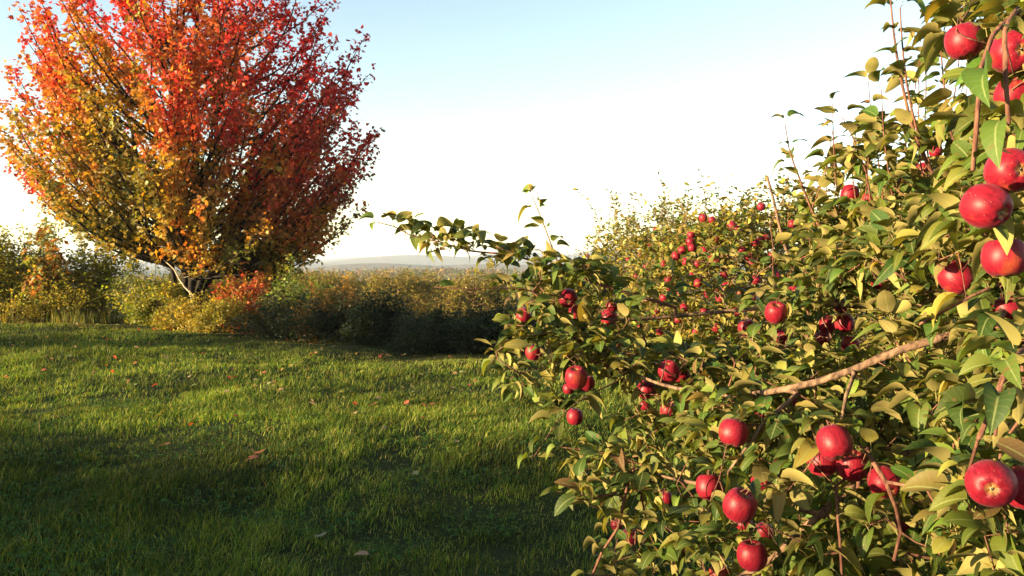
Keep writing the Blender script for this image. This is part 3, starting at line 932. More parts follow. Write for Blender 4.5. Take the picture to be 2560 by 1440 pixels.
def orchard_tree(label, loc, group, n_spur=900, leaf=.066, rad=1.45, top=2.5, low=.35, templates=MID_LEAVES, shoots=26, per=7, limb0=.45, cols=APPLE_GREEN):
    root = thing("apple_tree", label, "apple tree", loc, group)
    S = Skel()
    tr = S.path([(0, 0, -.05), (.03, 0, .4), (-.02, .03, 1.0), (.03, -.02, 1.6), (0, .03, top - .2)], .06, .015, 0, step=.1)
    for i in range(11):
        a = i * 2.4 + rng.normal() * .2
        h = limb0 + .13 * i
        L = rad * (1.0 - .045 * i)
        S.path([(math.cos(a) * L * .35, math.sin(a) * L * .35, h + .12), (math.cos(a) * L * .7, math.sin(a) * L * .7, h + .25), (math.cos(a + .2) * L * .95, math.sin(a + .2) * L * .95, h + .3)],
               .022, .006, 0, tr[min(len(tr) - 1, int(h / .1))], step=.1)
    # crown: lumpy, broad below, with gaps
    d = rand_dirs(n_spur * 3)
    rr = rng.uniform(.45, 1.0, len(d)) ** .6
    d = np.sign(d) * np.abs(d) ** .8
    q = d * rr[:, None] * np.array([rad, rad, (top - low) / 2]) + np.array([0, 0, (top + low) / 2])
    q[:, :2] *= (1.12 - .38 * np.clip((q[:, 2:3] - low) / (top - low), 0, 1))
    q *= 1 + .16 * hash_noise(q, .55, 3)[:, None] * np.array([1, 1, .6])
    keep = hash_noise(q, .38, 8) > -.36
    q = q[keep & (q[:, 2] > .12)][:n_spur]
    tips = S.connect(q, step=.12, bend=.3, tg=0, lift=.1)
    P, A = [], []
    for t in tips:
        m = rng.integers(per - 2, per + 2)
        az = rng.uniform(0, 6.28) + np.arange(m) * 2.4
        el = rng.normal(.3, .45, m)
        P.append(S.p[t][None] + rng.normal(size=(m, 3)) * .035)
        A.append(np.stack([np.cos(az) * np.cos(el), np.sin(az) * np.cos(el), np.sin(el)], -1))
    # upright summer shoots above the crown
    for i in range(shoots):
        a, r = rng.uniform(0, 6.28), rad * .75 * rng.random() ** .5
        z0 = top - .25 - .35 * (r / rad) ** 2
        h = rng.uniform(.25, .6)
        x, y = math.cos(a) * r, math.sin(a) * r
        lean = rng.normal(size=2) * .12
        ids = S.path([(x, y, z0), (x + lean[0] * .4, y + lean[1] * .4, z0 + h * .5), (x + lean[0], y + lean[1], z0 + h)], .005, .002, 0, 'near', step=.06)
        for j in ids[1:]:
            for _ in range(rng.integers(1, 3)):
                az = rng.uniform(0, 6.28)
                P.append(S.p[j][None]); A.append(np.array([[math.cos(az), math.sin(az), rng.normal(.4, .4)]]))
    S.radii(.002, .38)
    v, f = S.tubes(None, minr=.002)
    mesh_obj("trunk", v, f, M_BARK, root, True)
    P, A = np.concatenate(P), norm(np.concatenate(A))
    n = len(P)
    Nn = norm(np.stack([rng.normal(size=n) * .5, rng.normal(size=n) * .5, np.ones(n)], -1))
    foliage("crown", P, A, Nn, np.clip(rng.normal(leaf, leaf * .2, n), leaf * .5, leaf * 1.5), palette(n, *cols, jitter=.22), templates, M_ORCHARD_LEAF, root)
    return root


ROW = "apple trees in the orchard row"
T2 = (2.45, 8.2, float(ground_z(2.45, 8.2)))
tree_a = orchard_tree("second apple tree of the row, covered in small looking red apples, behind the near one", T2, ROW, 3000, .068, 1.5, 2.3, shoots=34, per=8)
T3 = (2.35, 12.6, float(ground_z(2.35, 12.6)))
tree_b = orchard_tree("third apple tree of the row, a sunlit top with spiky shoots beside the second", T3, ROW, 1300, .075, 1.5, 2.55, shoots=34, templates=[FAR_LEAF])
FAR_ROWS = "far orchard trees beyond the dark hedge"
tree_c = orchard_tree("sunlit yellow green apple tree top in the orchard beyond the dark hedge", (-1.6, 34.0, float(ground_z(-1.6, 34.0))), FAR_ROWS, 1200, .105, 1.8, 2.5, shoots=22, templates=[FAR_LEAF], per=7, cols=([(.10, .11, .02), (.18, .155, .03), (.29, .215, .05), (.24, .15, .04)], [2, 3, 2.5, 1]))
for k, y in enumerate((17.0, 21.4, 26.0, 30.5)):
    x = 2.25 - .05 * k
    lab = ["fourth apple tree of the row, low in the gap over the outstretched branch", "fifth apple tree of the row, mostly behind the fourth",
           "sixth apple tree of the row, a small top behind the fifth", "seventh apple tree of the row, hardly showing behind the sixth"][k]
    dup((tree_b, tree_a, tree_b, tree_c)[k], (x, y, float(ground_z(x, y))), 1.3 + 2.1 * k, (1, 1, .84 + .06 * (k % 2)), lab, ROW)
for k, (x, y) in enumerate([(6.9, 7.5), (6.9, 12.2), (6.9, 17)]):
    dup((tree_b, tree_a, tree_b)[k], (x, y, float(ground_z(x, y))), .7 + 1.9 * k, (1.05, 1.05, .95), "apple tree of the neighbouring row, seen through gaps behind the near tree", "apple trees of the neighbouring row")
k = 0
for xr in (-1.6, -5.0, -8.4, -11.8, -15.2):
    for y in np.arange(34.0 + (abs(xr) - 1.6) * .3, 78, 4.4):
        if k:
            s = rng.uniform(.85, 1.12)
            x = xr + rng.normal() * .3
            dup(tree_c if k % 3 else tree_b, (x, y, float(ground_z(x, y))), rng.uniform(0, 6.28), (s * 1.1, s * 1.1, s), "sunlit yellow green apple tree top in the orchard beyond the dark hedge", FAR_ROWS)
        k += 1

# apples on the second and third trees
FAR_APPLES = [(1758, 545), (1780, 550), (1728, 587), (1725, 605), (1790, 600), (1850, 640), (1855, 625), (1880, 655), (1790, 658), (1715, 655), (1745, 660), (1900, 605), (1915, 595), (1903, 517), (1830, 565), (1843, 573),
              (1672, 700), (1675, 718), (1745, 708), (1790, 720), (1825, 712), (1770, 735), (1642, 785), (1760, 780), (1842, 780), (1760, 628), (1887, 608), (1730, 690), (1810, 690), (1700, 735), (1710, 770), (1800, 745),
              (1815, 715), (1690, 640), (1660, 660), (1870, 640), (1890, 700), (1930, 640), (1960, 600), (1940, 690), (1730, 620), (1775, 640), (1705, 625), (1695, 800), (1740, 830), (1650, 830), (1790, 820), (1880, 745), (1980, 560), (2010, 640), (1850, 735), (1660, 745), (1600, 820), (1620, 880)]
for (px, py) in FAR_APPLES:
    d = 8.2
    for it in range(30):     # out to just inside the lit face of the crown
        p = at(px, py, d)
        h = np.clip((p[2] - .3) / 2.0, 0, 1)
        r = np.hypot(p[0] - T2[0], p[1] - T2[1]) / 1.5
        if r > .77 * (1.05 - .35 * h ** 3):
            break
        d -= .05
    s = rng.uniform(.85, 1.1)
    place_apple(at(px, py, d), norm(rng.normal(size=3) * .3 + (0, 0, 1)), s, "small looking red apple among the sunlit leaves of the second tree", "apples on the second tree")
for (px, py) in [(1600, 640), (1625, 610), (1570, 650), (1640, 575), (1590, 690), (1615, 665), (1560, 700), (1440, 660), (1470, 640), (1520, 660)]:
    d = 11.2 if px > 1540 else 16.0
    place_apple(at(px, py, d), norm(rng.normal(size=3) * .3 + (0, 0, 1)), 1.0, "tiny red dot of an apple on a distant tree of the row", "apples on the distant trees")


# ------------------------------------------------------------------ the red maple
def maple():
    base = np.array([-9.16, 23.0, 0.0]); base[2] = ground_z(base[0], base[1]) - .1
    root = thing("maple_tree", "large autumn maple, red on top and one side, orange and olive gold within", "maple tree", base)
    S = Skel()
    ctr = base + (0, 0, 5.4)
    stems = []
    t0 = S.path([base, base + (0, 0, .5)], .34, .30, 0, step=.2)
    for (dx, dy, tx, ty, h, r) in ((.05, 0, .25, 0.1, 11.0, .17), (-.18, .05, -.9, .4, 9.6, .13), (.2, -.05, 1.3, -.4, 9.4, .12), (-.3, -.1, -2.0, -.6, 8.2, .10), (0, .25, .3, 1.6, 8.8, .10), (.1, -.25, .2, -1.7, 8.6, .10), (.3, .1, 2.3, .6, 7.8, .09)):
        q = [base + (dx, dy, 1.0), base + (dx + .22 * (tx - dx), dy + .22 * (ty - dy), 2.4), base + (dx + .55 * (tx - dx), dy + .55 * (ty - dy), h * .55), base + (tx, ty, h)]
        stems.append(S.path(q, r * .8, .015, 0, t0[-1], step=.25, wob=.02))
    sp = np.concatenate(stems)
    # outline tips read off the photograph, then many more over the whole crown
    tips = [at(x, y, 23 + rng.normal() * .5) for x, y in ((832, 8), (800, 60), (912, 95), (880, 150), (926, 183), (890, 230), (938, 330), (905, 355), (870, 420), (848, 520), (835, 470), (805, 598), (770, 600), (825, 655), (740, 640), (820, 560), (780, 575), (842, 480), (760, 612), (858, 450), (792, 540), (720, 600), (700, 560), (735, 575), (815, 500),
            (62, 95), (108, 30), (32, 168), (25, 262), (14, 392), (48, 335), (75, 430), (100, 480), (170, 560), (250, 600), (180, -30), (260, -80), (735, -20), (680, -90), (120, 150), (380, 660), (620, 660), (700, 620))]
    n = 350
    d = rand_dirs(n * 3)
    d = d[d[:, 2] > -.62][:n]
    rad = np.array([4.75, 4.5, 5.3]) * np.where(d[:, 2:3] < 0, np.array([[1, 1, .82]]), 1)
    shell = rng.choice([1.13, 1.0, .9, .72, .55], n, p=[.13, .34, .2, .18, .15])[:, None]
    rad = rad * np.where(d[:, :1] < 0, np.array([[.85, 1, 1]]), 1)
    q = ctr + d * rad * shell * (1 + .07 * hash_noise(d, .35, 2))[:, None]
    side = np.maximum(0, -(q[:, 2] - base[2] - 2.6))
    n2 = 95
    a = rng.uniform(0, 6.28, n2); rr = rng.uniform(.55, 1.0, n2)
    low = base + np.stack([np.cos(a) * rr * 4.3, np.sin(a) * rr * 4.0, 1.5 + rr ** 2 * rng.uniform(.2, 2.2, n2)], -1)
    tips = np.concatenate([np.array(tips), q, low])
    rx = tips[:, 0] - base[0]
    rh = np.hypot(rx, tips[:, 1] - base[1])
    tips = tips[tips[:, 2] > base[2] + 1.15 + rh * np.where(rx < 0, .62, .10) + .1]
    A_P, A_A, A_N, A_C = [], [], [], []
    for t in tips:
        rel = t - base
        hr = math.hypot(rel[0], rel[1])
        hz = max(1.6, rel[2] - hr * rng.uniform(.55, .85))
        if rel[2] - hz < .4 * hr:
            hz = max(1.4, rel[2] - .5 * hr)
        if rel[2] - hz < .3 * hr:
            continue
        c = S.p[sp]
        j = sp[int(np.argmin(np.abs(c[:, 2] - base[2] - hz) * 1.2 + .35 * np.hypot(c[:, 0] - base[0] - rel[0] * .35, c[:, 1] - base[1] - rel[1] * .35)))]
        a = S.p[j]
        v = t - a
        L = np.linalg.norm(v)
        c1 = a + v * .5 + np.array([v[0], v[1], 0]) * .10 - np.array([0, 0, .06 * L]) + rng.normal(size=3) * .04 * L
        ids = S.path([c1, t], .012 + .008 * L, .006, 0, j, step=.22, wob=.012)
        # side twigs in the outer part, each clothed in leaves
        m = len(ids)
        for k in range(m):
            u = k / max(1, m - 1)
            if u < .28:
                continue
            p = S.p[ids[k]]
            tan = norm(S.p[ids[min(k + 1, m - 1)]] - S.p[ids[max(k - 1, 0)]])
            reach = .12 + .62 * (1 - u) ** .6
            for _ in range(3 if u < .8 else 2):
                dv = norm(tan * .9 + rng.normal(size=3) * .75 + (0, 0, .15))
                e = p + dv * reach * rng.uniform(.5, 1.0)
                if u < .9 and rng.random() < .45:
                    S.path([p + dv * reach * .5, e], .005, .003, 0, ids[k], step=.25)
                nl = rng.integers(5, 10)
                w = rng.random((nl, 1)) ** .8
                A_P.append(p + (e - p) * w + rng.normal(size=(nl, 3)) * .085)
                A_A.append(norm(dv * .6 + rng.normal(size=(nl, 3)) * .7 + (0, 0, -.25)))
                A_N.append(norm(rng.normal(size=(nl, 3)) * .6 + (0, 0, 1)))
    P, A, Nn = np.concatenate(A_P), np.concatenate(A_A), np.concatenate(A_N)
    rh = np.hypot(P[:, 0] - base[0], P[:, 1] - base[1])
    kp = hash_noise(P, .55, 14) + .6 * hash_noise(P, .25, 15) > np.where(P[:, 2] - base[2] > 4.6, -.60, -.52)
    kp &= P[:, 2] > base[2] + np.where(rh < 2.2, 2.0 - .15 * rh, 1.5)
    kp &= ~((np.abs(P[:, 0] - base[0] - .1) < .55) & (P[:, 1] < base[1] + .3) & (P[:, 2] < base[2] + 1.9))
    P, A, Nn = P[kp], A[kp], Nn[kp]
    n = len(P)
    # autumn colour: turns red from the top and from one side, stays gold and olive inside and low
    r = P - base
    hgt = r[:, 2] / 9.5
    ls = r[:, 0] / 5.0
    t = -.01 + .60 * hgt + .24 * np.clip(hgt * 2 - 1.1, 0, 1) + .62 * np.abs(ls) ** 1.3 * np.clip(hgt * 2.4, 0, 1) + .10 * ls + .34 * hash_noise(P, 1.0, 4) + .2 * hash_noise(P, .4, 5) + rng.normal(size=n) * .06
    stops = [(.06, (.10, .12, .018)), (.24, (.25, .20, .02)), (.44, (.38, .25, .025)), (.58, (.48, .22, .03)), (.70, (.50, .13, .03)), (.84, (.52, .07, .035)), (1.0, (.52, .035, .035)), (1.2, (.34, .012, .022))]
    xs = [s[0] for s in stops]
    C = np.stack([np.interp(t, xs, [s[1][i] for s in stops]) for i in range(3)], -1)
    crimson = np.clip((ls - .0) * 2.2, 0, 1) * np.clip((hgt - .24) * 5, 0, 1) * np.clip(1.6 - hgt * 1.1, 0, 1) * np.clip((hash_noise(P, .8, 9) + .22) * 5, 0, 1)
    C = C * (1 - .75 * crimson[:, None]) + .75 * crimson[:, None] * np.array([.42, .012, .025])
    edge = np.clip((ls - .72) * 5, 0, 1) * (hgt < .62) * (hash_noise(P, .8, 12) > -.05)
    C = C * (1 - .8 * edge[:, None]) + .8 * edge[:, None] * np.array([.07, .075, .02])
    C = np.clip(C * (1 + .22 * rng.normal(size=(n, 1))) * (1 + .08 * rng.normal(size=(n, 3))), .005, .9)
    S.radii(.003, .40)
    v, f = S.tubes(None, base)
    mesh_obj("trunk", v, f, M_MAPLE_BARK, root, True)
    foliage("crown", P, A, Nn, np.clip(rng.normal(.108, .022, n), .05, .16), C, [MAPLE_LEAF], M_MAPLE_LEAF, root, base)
    print("maple leaves", n)


maple()


# ------------------------------------------------------------------ shrubs along the lawn's far edge
def shrub(name, label, cat, px, d, w, h, n, leaf, cols, weights, group="shrubs along the edge of the lawn", deep=None, spiky=.25, droop=0.0, stems=14, open_=-.3, templates=(FAR_LEAF,)):
    x = (px - 1280) / F_PX * d
    gz = float(ground_z(x, d)) - .02
    base = np.array([x, d, gz])
    root = thing(name, label, cat, base, group)
    deep = deep or w * .8
    S = Skel()
    for i in range(stems):
        a = i * 2.4 + rng.normal() * .3
        r = rng.random() ** .5 * .8
        tx, ty = math.cos(a) * r * w / 2, math.sin(a) * r * deep / 2
        tz = h * math.sqrt(max(.05, 1 - r * r * .75)) * rng.uniform(.7, 1.0 + spiky)
        S.path([(tx * .25, ty * .25, 0), (tx * .55 + rng.normal() * .05, ty * .55, tz * .5), (tx, ty, tz)], .012, .003, 0, None, step=.12, wob=.01)
    n = int(n * 1.9)
    lobes = rng.integers(16, 24)
    P = []
    for i in range(lobes):
        a = rng.uniform(0, 6.28); r = rng.random() ** .5 * .78
        cx, cy_ = math.cos(a) * r * w / 2, math.sin(a) * r * deep / 2
        cz = rng.uniform(.12, 1.0) * h * (1 - .45 * r * r) * .82
        m = n // lobes
        q = rand_dirs(m) * (rng.random((m, 1)) ** .33) * np.array([w * .26, deep * .26, h * .24])
        P.append(q + (cx, cy_, cz))
    q = S.p[:S.n]
    s = q[rng.integers(0, len(q), n // 3)]
    P.append(s + rng.normal(size=s.shape) * .07)
    P = np.concatenate(P)
    P = P[(P[:, 2] > .02) & (hash_noise(P + base, .3, 5) > open_)]
    k = len(P)
    S.radii(.002, .38)
    v, f = S.tubes(None)
    mesh_obj("stem", v, f, M_MAPLE_BARK, root, True)
    az = rng.uniform(0, 6.28, k)
    A = norm(np.stack([np.cos(az), np.sin(az), rng.normal(.2 - droop, .5, k)], -1))
    Nn = norm(rng.normal(size=(k, 3)) * .6 + (0, 0, .9))
    # clumps of one colour, as branches turn one by one
    C = palette(k, cols, weights, .2)
    sel = hash_noise(P + base, .45, 9)
    idx = np.clip(((sel + 1) / 2 * len(cols)).astype(int), 0, len(cols) - 1)
    C = np.where((rng.random(k) < .5)[:, None], C, np.array(cols)[idx] * (1 + .2 * rng.normal(size=(k, 1))))
    foliage("foliage", P, A, Nn, np.clip(rng.normal(leaf, leaf * .25, k), leaf * .4, leaf * 1.7), np.clip(C, .004, .9), list(templates), M_SHRUB_LEAF, root)
    return root


G1 = [(.09, .12, .015), (.17, .18, .022), (.28, .24, .035), (.42, .31, .06)]
GOLD = [(.16, .15, .02), (.28, .22, .03), (.36, .25, .04), (.12, .13, .02)]
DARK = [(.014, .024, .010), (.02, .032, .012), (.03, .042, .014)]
BROWN = [(.26, .13, .03), (.36, .18, .04), (.18, .12, .03), (.08, .08, .02)]
RED = [(.42, .10, .03), (.40, .17, .03), (.34, .05, .03), (.2, .17, .03)]
shrub("shrub", "tall hazy green shrub at the end of the hedgerow by the tan grass", "shrub", -60, 24.0, 2.8, 2.75, 5600, .105, G1, [1, 2, 3, 2])
shrub("shrub", "tall feathery green shrub next to the orange tinged sapling", "shrub", 70, 24.6, 2.8, 3.15, 6200, .105, G1, [1, 3, 3, 2])
shrub("shrub", "broad dark green shrub between the sapling and the maple", "shrub", 240, 24.5, 3.0, 2.65, 5200, .10, G1, [3, 3, 2, .5])
shrub("shrub", "rounded dark green shrub under the low boughs of the maple", "shrub", 375, 23.4, 2.4, 1.75, 3400, .085, G1, [4, 3, 1, .2])
shrub("shrub", "yellowing low shrub in front of the sapling", "shrub", 150, 23.4, 2.2, 1.35, 2600, .08, G1, [1, 2, 3, 2])
shrub("bush", "low weedy bush at the edge of the lawn among the tan grass", "bush", 30, 22.7, 2.2, .62, 2400, .07, GOLD, [2, 2, 1, 4], None)
shrub("shrub", "leafy green shrub in the gap behind the maple's trunk", "shrub", 470, 25.2, 3.0, 1.75, 4200, .095, G1, [4, 3, 1, .4])
shrub("shrub", "olive shrub behind the orange red shrub by the maple", "shrub", 650, 23.6, 2.8, 1.7, 3800, .09, [(.07, .08, .02), (.14, .12, .03), (.22, .14, .03)], [3, 3, 2])
shrub("shrub", "dark leafy shrub leaning against the maple trunk on its sunny side", "shrub", 400, 21.9, 1.7, 1.25, 3000, .085, G1, [5, 3, 1, .2])
shrub("sapling", "slender sapling with drooping orange and green leaves rising above the shrubs", "sapling", 112, 23.6, 1.2, 3.2, 700, .17, [(.42, .16, .05), (.16, .17, .03), (.36, .22, .05), (.1, .13, .03)], [2, 2, 1, 1], None, spiky=.1, droop=.6, stems=7, open_=-.1)
shrub("bush", "golden yellow green bush in the sun at the foot of the maple", "bush", 520, 20.0, 2.3, 1.05, 4600, .07, GOLD, [2, 3, 2, 2], "bushes at the foot of the maple", spiky=.12)
shrub("bush", "small golden bush beside the bare dead branch", "bush", 430, 21.2, 1.2, .8, 1500, .07, GOLD, [2, 2, 1, 3], "bushes at the foot of the maple")
shrub("shrub", "orange red leaved shrub next to the maple trunk", "shrub", 615, 21.2, 1.7, 1.7, 2600, .09, RED, [3, 3, 2, 2], droop=.3)
shrub("shrub", "bright green leaved shrub beyond the orange red one", "shrub", 735, 20.0, 1.9, 1.65, 2800, .085, [(.09, .15, .02), (.14, .18, .025), (.2, .19, .03)], [2, 3, 1])
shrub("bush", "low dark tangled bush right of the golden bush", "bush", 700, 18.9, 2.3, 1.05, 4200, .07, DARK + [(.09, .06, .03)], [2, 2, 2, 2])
shrub("shrub", "shrub with dry brown and copper leaves before the distant hills", "shrub", 850, 17.9, 2.3, 1.25, 4600, .08, BROWN, [3, 3, 2, 2])
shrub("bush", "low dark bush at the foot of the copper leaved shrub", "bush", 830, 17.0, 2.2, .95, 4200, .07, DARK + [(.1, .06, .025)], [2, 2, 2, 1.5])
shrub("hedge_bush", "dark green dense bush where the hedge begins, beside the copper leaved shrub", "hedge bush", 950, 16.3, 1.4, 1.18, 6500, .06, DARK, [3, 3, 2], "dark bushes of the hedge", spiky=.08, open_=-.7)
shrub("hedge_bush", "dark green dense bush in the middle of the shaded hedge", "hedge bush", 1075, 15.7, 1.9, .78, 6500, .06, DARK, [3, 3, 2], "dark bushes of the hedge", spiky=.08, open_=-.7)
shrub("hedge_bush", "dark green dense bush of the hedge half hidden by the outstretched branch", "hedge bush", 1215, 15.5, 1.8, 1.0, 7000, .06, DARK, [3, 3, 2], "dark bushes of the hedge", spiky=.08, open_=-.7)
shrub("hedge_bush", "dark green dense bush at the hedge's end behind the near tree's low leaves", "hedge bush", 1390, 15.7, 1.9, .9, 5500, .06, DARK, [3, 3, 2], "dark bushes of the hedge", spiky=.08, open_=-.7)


def dead_branch():
    p = at(440, 735, 20.8)
    b = np.array([p[0], p[1], ground_z(p[0], p[1])])
    S = Skel()
    A = [at(480, 745, 20.6), at(452, 706, 20.7), at(440, 680, 20.8), at(410, 650, 21.0)]
    S.path([b + (.5, 0, 0)] + A, .03, .012, 0, None, step=.1, wob=.012)
    S.path([at(470, 722, 20.7), at(484, 742, 20.4)], .012, .008, 0, 'near')
    S.path([at(455, 695, 20.8), at(475, 690, 20.7)], .008, .004, 0, 'near')
    S.radii(.003)
    v, f = S.tubes(None, b)
    tag(mesh_obj("dead_branch", v, f, M_DEADWOOD, None, True, loc=b), "pale bare dead branch leaning at the foot of the maple", "branch")


dead_branch()


# ------------------------------------------------------------------ trees outside the picture whose shade falls across the lawn
SHADE = "orchard trees behind the photographer"
SHADE_D = 15.0
TX, TY = -math.sin(SUN_AZ), -math.cos(SUN_AZ)
for k in range(19):
    e = np.array([-10.5, 10.7]) + np.array([.94, -.34]) * 1.15 * k      # where the shade's edge falls on the lawn
    x, y = e - SHADE_D * np.array([TX, TY]) + rng.normal(size=2) * .2
    s = SHADE_D * math.tan(SUN_EL) / 2.75 * rng.uniform(.88, 1.08)
    dup(tree_b, (x, y, float(ground_z(x, y)) - .1), rng.uniform(0, 6.28), (1.0, 1.0, s), "orchard tree of the row standing behind the photographer", SHADE)
TALL = "tall trees outside the picture"
tall = None
for (ex, ey, dz) in ((-2.9, 15.4, 0), (-1.4, 15.0, .05), (.3, 15.0, -.05), (-4.6, 16.9, -.75), (-6.2, 18.2, -1.3)):
    d = 21.0
    x, y = ex - d * TX, ey - d * TY
    p = (x, y, float(ground_z(x, y)) - .1 + dz)
    lab = "tall tree outside the picture shading the dark hedge"
    if tall is None:
        tall = orchard_tree(lab, p, TALL, 1100, .1, 1.1, 4.95, 2.75, [FAR_LEAF], 8, 8, 2.9)
    else:
        dup(tall, p, rng.uniform(0, 6.28), (1, 1, 1), lab, TALL)


# ------------------------------------------------------------------ grass, clover, tan grass, fallen leaves
def lawn_edge(x):
    """Depth of the lawn's far edge at x."""
    px_y = np.interp(x, [-15, -9, -5.8, -2.5, -.4, 6], [23.2, 21.2, 18.4, 15.0, 14.6, 14.6])
    return px_y


def build_grass():
    P = []
    for (y0, y1, dens) in ((2.2, 4.0, 500), (4.0, 6.5, 3500), (6.5, 10, 2300), (10, 15, 1300), (15, 24, 700)):
        xl, xr = -.80 * y1 - .8, min(.5 * y1 + 1.8, 7)
        n = int((xr - xl) * (y1 - y0) * dens)
        q = np.stack([rng.uniform(xl, xr, n), rng.uniform(y0, y1, n)], -1)
        ok = (q[:, 0] > -.72 * q[:, 1] - 1.0) & (q[:, 1] < lawn_edge(q[:, 0]) + .3)
        ok &= ~((q[:, 1] > 6) & (q[:, 0] > .34 * q[:, 1] + 2))
        P.append(q[ok])
    q = np.concatenate(P)
    # tufts: blades gather where the noise is high
    den = noise2(q[:, 0], q[:, 1], .16, 21) + .8 * noise2(q[:, 0], q[:, 1], .6, 22)
    q = q[den + rng.normal(size=len(q)) * .5 > -.45]
    n = len(q)
    x, y = q[:, 0], q[:, 1]
    tuft = noise2(x, y, .16, 21) * .5 + noise2(x, y, .55, 22) * .5
    big = noise2(x, y, 1.7, 23)
    H = np.clip(.056 + .062 * tuft + .035 * big + .02 * rng.normal(size=n), .02, .2)
    H[rng.random(n) < .012] *= 1.7
    edge = np.clip((lawn_edge(x) - y) / 1.6, .25, 1)
    H *= edge
    Wd = np.clip(.0022 + .00042 * y, .003, .011) * rng.uniform(.7, 1.3, n)
    z = ground_z(x, y)
    az = rng.uniform(0, 6.28, n)
    lean = np.clip(rng.normal(.7 + .3 * noise2(x, y, .35, 29), .3, n), 0, 1.4)
    flow = 2.2 * noise2(x, y, .9, 25)
    dirx, diry = np.cos(az) + .7 * np.cos(flow), np.sin(az) + .7 * np.sin(flow)
    l = np.hypot(dirx, diry); dirx, diry = dirx / l, diry / l
    b = np.stack([x, y, z - .005], -1)
    D = np.stack([dirx, diry, np.zeros(n)], -1)
    fa = rng.uniform(0, 6.28, n)
    Wv = np.stack([np.cos(fa), np.sin(fa), np.zeros(n)], -1) * Wd[:, None] * .5
    mid = b + D * (H * lean * .35)[:, None] + np.stack([0 * H, 0 * H, H * .62], -1)
    tipp = b + D * (H * lean)[:, None] + np.stack([0 * H, 0 * H, H * (1 - .25 * np.minimum(lean, 1.2) ** 2)], -1)
    V = np.stack([b - Wv, b + Wv, mid + Wv * .8, mid - Wv * .8, tipp], 1).reshape(-1, 3)
    o = np.arange(n)[:, None] * 5
    Q, T = o + np.array([[0, 1, 2, 3]]), o + np.array([[3, 2, 4]])
    C = palette(n, [(.040, .076, .012), (.085, .132, .018), (.165, .195, .030), (.27, .245, .055), (.36, .29, .11)], [2.8, 3.8, 3.6, 1.4, .4], .2)
    patch = np.clip(.5 + .9 * noise2(x, y, 1.1, 27) + .5 * noise2(x, y, .3, 28), 0, 1)[:, None]
    C = C * (.58 + .72 * patch) * (1 - .12 * patch * np.array([0, 0, 1]))
    dry = (np.clip(1 - (lawn_edge(x) - y) / 2.2, 0, 1) * (rng.random(n) < .7))[:, None]
    C = C * (1 - dry) + dry * palette(n, [(.16, .12, .05), (.1, .09, .03)], [1, 1])
    g = mesh_obj("grass", V, [Q, T], M_GRASS, attrs={"leaf_color": ('FLOAT_COLOR', np.repeat(C, 5, 0))})
    g["kind"] = "stuff"
    g["label"] = "uneven green lawn grass with tufts, shaded in front and sunlit beyond"
    print("grass blades", n)
    # clover and small broad leaved weeds
    n = 15000
    y = 3.6 + 7.5 * rng.random(n) ** 1.4
    x = rng.uniform(-.72, .34, n) * (y + 1)
    k = noise2(x, y, .5, 31) + .6 * noise2(x, y, 1.6, 32) > .25
    x, y = x[k], y[k]
    n = len(x)
    hgt = rng.uniform(.03, .075, n)
    pos = np.stack([x, y, ground_z(x, y) + hgt], -1)
    P, A, S_ = [], [], []
    for j in range(3):
        a = rng.uniform(0, 6.28, n) * 0 + (pos[:, 0] * 91) % 6.28 + j * 2.09
        P.append(pos); A.append(np.stack([np.cos(a), np.sin(a), rng.normal(.1, .25, n)], -1)); S_.append(rng.uniform(.014, .03, n))
    P, A, S_ = np.concatenate(P), norm(np.concatenate(A)), np.concatenate(S_)
    c = foliage("clover", P, A, norm(rng.normal(size=P.shape) * .3 + (0, 0, 1)), S_, palette(len(P), [(.035, .095, .02), (.06, .13, .025)], [1, 1]), [FAR_LEAF], M_GRASS, None)
    c["kind"] = "stuff"
    c["label"] = "low clover leaves growing through the lawn"
    # tan tall grass at the hedgerow's end
    n = 9000
    q = np.stack([rng.uniform(-19, -11.5, n), 23.1 + .5 * rng.normal(size=n)], -1)
    q = q[noise2(q[:, 0], q[:, 1], .5, 41) + rng.normal(size=n) * .4 > -.1]
    n = len(q)
    z = ground_z(q[:, 0], q[:, 1])
    b = np.stack([q[:, 0], q[:, 1], z], -1)
    H = np.clip(.42 + .4 * noise2(q[:, 0], q[:, 1], .7, 42) + .25 * rng.normal(size=n), .12, 1.5) * np.clip(1.25 - (q[:, 0] + 15.5) / 4.5, .2, 1)
    a, fa = rng.uniform(0, 6.28, n), rng.uniform(0, 6.28, n)
    D = np.stack([np.cos(a), np.sin(a), 0 * a], -1)
    Wv = np.stack([np.cos(fa), np.sin(fa), 0 * fa], -1) * .0045
    up = np.stack([0 * H, 0 * H, H], -1)
    mid, tp = b + D * (.08 * H)[:, None] + up * .6, b + D * (.3 * H * rng.random(n))[:, None] + up
    V = np.stack([b - Wv, b + Wv, mid + Wv, mid - Wv, tp], 1).reshape(-1, 3)
    o = np.arange(n)[:, None] * 5
    g = mesh_obj("tall_grass", V, [o + np.array([[0, 1, 2, 3]]), o + np.array([[3, 2, 4]])], M_GRASS,
                 attrs={"leaf_color": ('FLOAT_COLOR', np.repeat(palette(n, [(.30, .21, .07), (.22, .18, .05), (.13, .15, .03)], [1, 2, 4]), 5, 0))})
    g["kind"] = "stuff"
    g["label"] = "tall tan and green grass at the foot of the hazy shrubs"


build_grass()


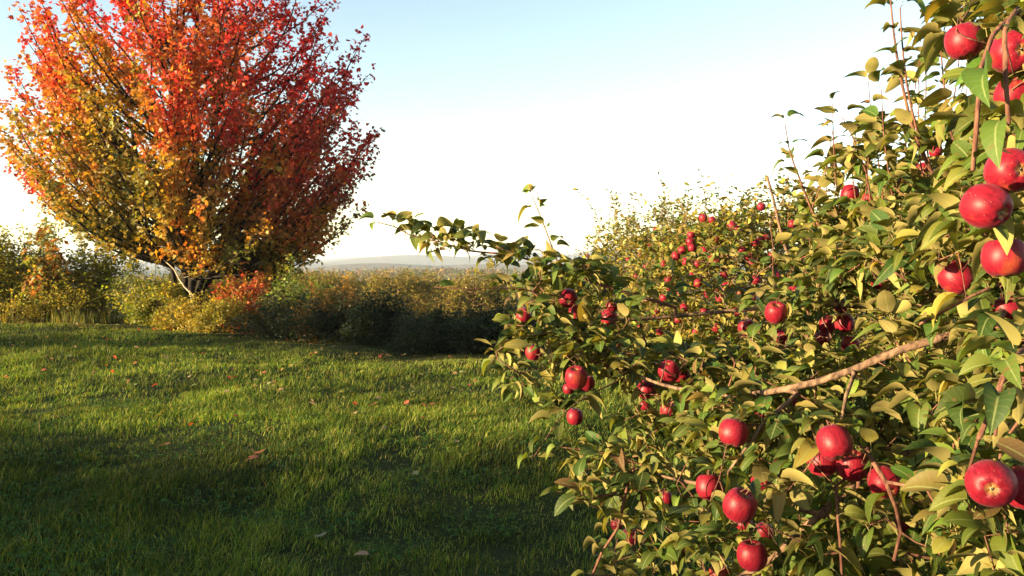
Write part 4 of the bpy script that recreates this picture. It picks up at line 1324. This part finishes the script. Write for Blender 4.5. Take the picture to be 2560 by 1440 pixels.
def fallen_leaves():
    G = "fallen leaves on the lawn"

    def grounded(px, py):
        d = 8.0
        for _ in range(40):
            p = at(px, py, d)
            d += (p[2] - float(ground_z(p[0], d)) - .075) * d / 2.2
            d = min(max(d, 3), 40)
        p = at(px, py, d)
        return p

    def one(px, py, size, col, label, tpl):
        p = grounded(px, py)
        tv, tf, tu = tpl
        a, up = norm(np.array([math.cos(px), math.sin(px), .15 + .2 * math.sin(py)])), norm(np.array([.3 * math.sin(px * 3), -.25, 1.0]))
        M = frames(a[None], up[None])
        v, f = scatter(tv - tv.mean(0), tf, M, np.zeros((1, 3)), np.array([size]))
        c = np.tile(np.array(col) * (1 + .15 * rng.normal(size=3)), (len(v), 1))
        o = mesh_obj("fallen_leaf", v, f, M_SHRUB_LEAF, None, True, {"leaf_color": ('FLOAT_COLOR', np.clip(c, .01, 1))}, loc=p)
        tag(o, label, "leaf", G)
        return o
    plain = leaf_template(.5, .3, .4, rows=6, petiole=.2)
    PINK, RED_, TAN = (.34, .2, .16), (.40, .08, .03), (.36, .26, .14)
    one(908, 1385, .085, PINK, "curled pinkish tan fallen leaf on the shaded grass, closest to the camera", plain)
    one(800, 1336, .085, (.36, .22, .17), "broad dull pink fallen leaf lying flat in the shaded grass", MAPLE_LEAF)
    one(649, 1128, .10, RED_, "orange red maple leaf, upper of two lying together in the shaded grass", MAPLE_LEAF)
    one(632, 1143, .10, RED_, "orange red maple leaf, lower of two lying together in the shaded grass", MAPLE_LEAF)
    one(411, 1110, .09, RED_, "lone small red leaf at the shadow's edge on the darker side of the lawn", MAPLE_LEAF)
    one(960, 1068, .075, TAN, "pale tan leaf standing on edge at the border of light and shade", plain)
    one(1045, 1092, .07, TAN, "faint tan leaf in shade near the tallest grass blades", plain)
    one(1082, 1008, .08, RED_, "dark red leaf on the sunlit grass next to the apple branches", MAPLE_LEAF)
    one(885, 1032, .09, TAN, "pinkish leaf in a bright pale tuft of sunlit grass", MAPLE_LEAF)
    one(1010, 968, .085, (.5, .25, .08), "orange leaf in the bright sunlit band of grass", MAPLE_LEAF)
    one(103, 891, .12, TAN, "bright tan leaf alone on the sunny upper side of the lawn", MAPLE_LEAF)
    one(297, 902, .11, TAN, "bright tan leaf lying between the lone sunny leaf and the golden bush", MAPLE_LEAF)
    one(488, 962, .09, (.45, .45, .15), "yellow green leaf standing up in the sunlit grass", plain)
    n = 0
    protos = []
    while n < 190:
        px = rng.uniform(0, 1230)
        edge_py = np.interp(px, [0, 420, 650, 950, 1240], [802, 815, 838, 882, 895])
        py = edge_py + 150 * rng.random() ** 2.2
        if n > 165:
            py = edge_py + rng.uniform(80, 300)
        col = [TAN, (.40, .22, .09), TAN, (.4, .3, .14), RED_][rng.integers(0, 5)]
        lab = "tiny fallen leaf in the litter strip along the foot of the shrubs" if n <= 165 else "small scattered leaf on the open sunlit grass"
        if len(protos) < 12:
            protos.append(one(px, py, .095, col, lab, MAPLE_LEAF))
        else:
            o = protos[n % 12].copy()
            o.scale = [rng.uniform(.5, .95) if n <= 165 else rng.uniform(.4, .65)] * 3
            COL.objects.link(o)
            o.location = grounded(px, py)
            o.rotation_euler = (rng.normal() * .3, rng.normal() * .3, rng.uniform(0, 6.28))
            o["label"] = lab
        n += 1


fallen_leaves()


# ------------------------------------------------------------------ the air between here and the hills
def haze():
    m, nt, out = new_mat("evening_haze")
    v = nt.nodes.new("ShaderNodeVolumePrincipled")
    v.inputs["Color"].default_value = (.72, .82, 1.0, 1)
    v.inputs["Density"].default_value = 1.8e-4
    nt.links.new(v.outputs[0], out.inputs["Volume"])
    x0, x1, y0, y1, z0, z1 = -9000, 9000, -60, 9000, -40, 90
    V = np.array([(x, y, z) for z in (z0, z1) for y in (y0, y1) for x in (x0, x1)], float)
    F = np.array([(0, 2, 3, 1), (4, 5, 7, 6), (0, 1, 5, 4), (2, 6, 7, 3), (0, 4, 6, 2), (1, 3, 7, 5)])
    o = mesh_obj("haze", V, [F], m)
    o["kind"] = "stuff"
    o["label"] = "thin evening haze over the far hills"


haze()
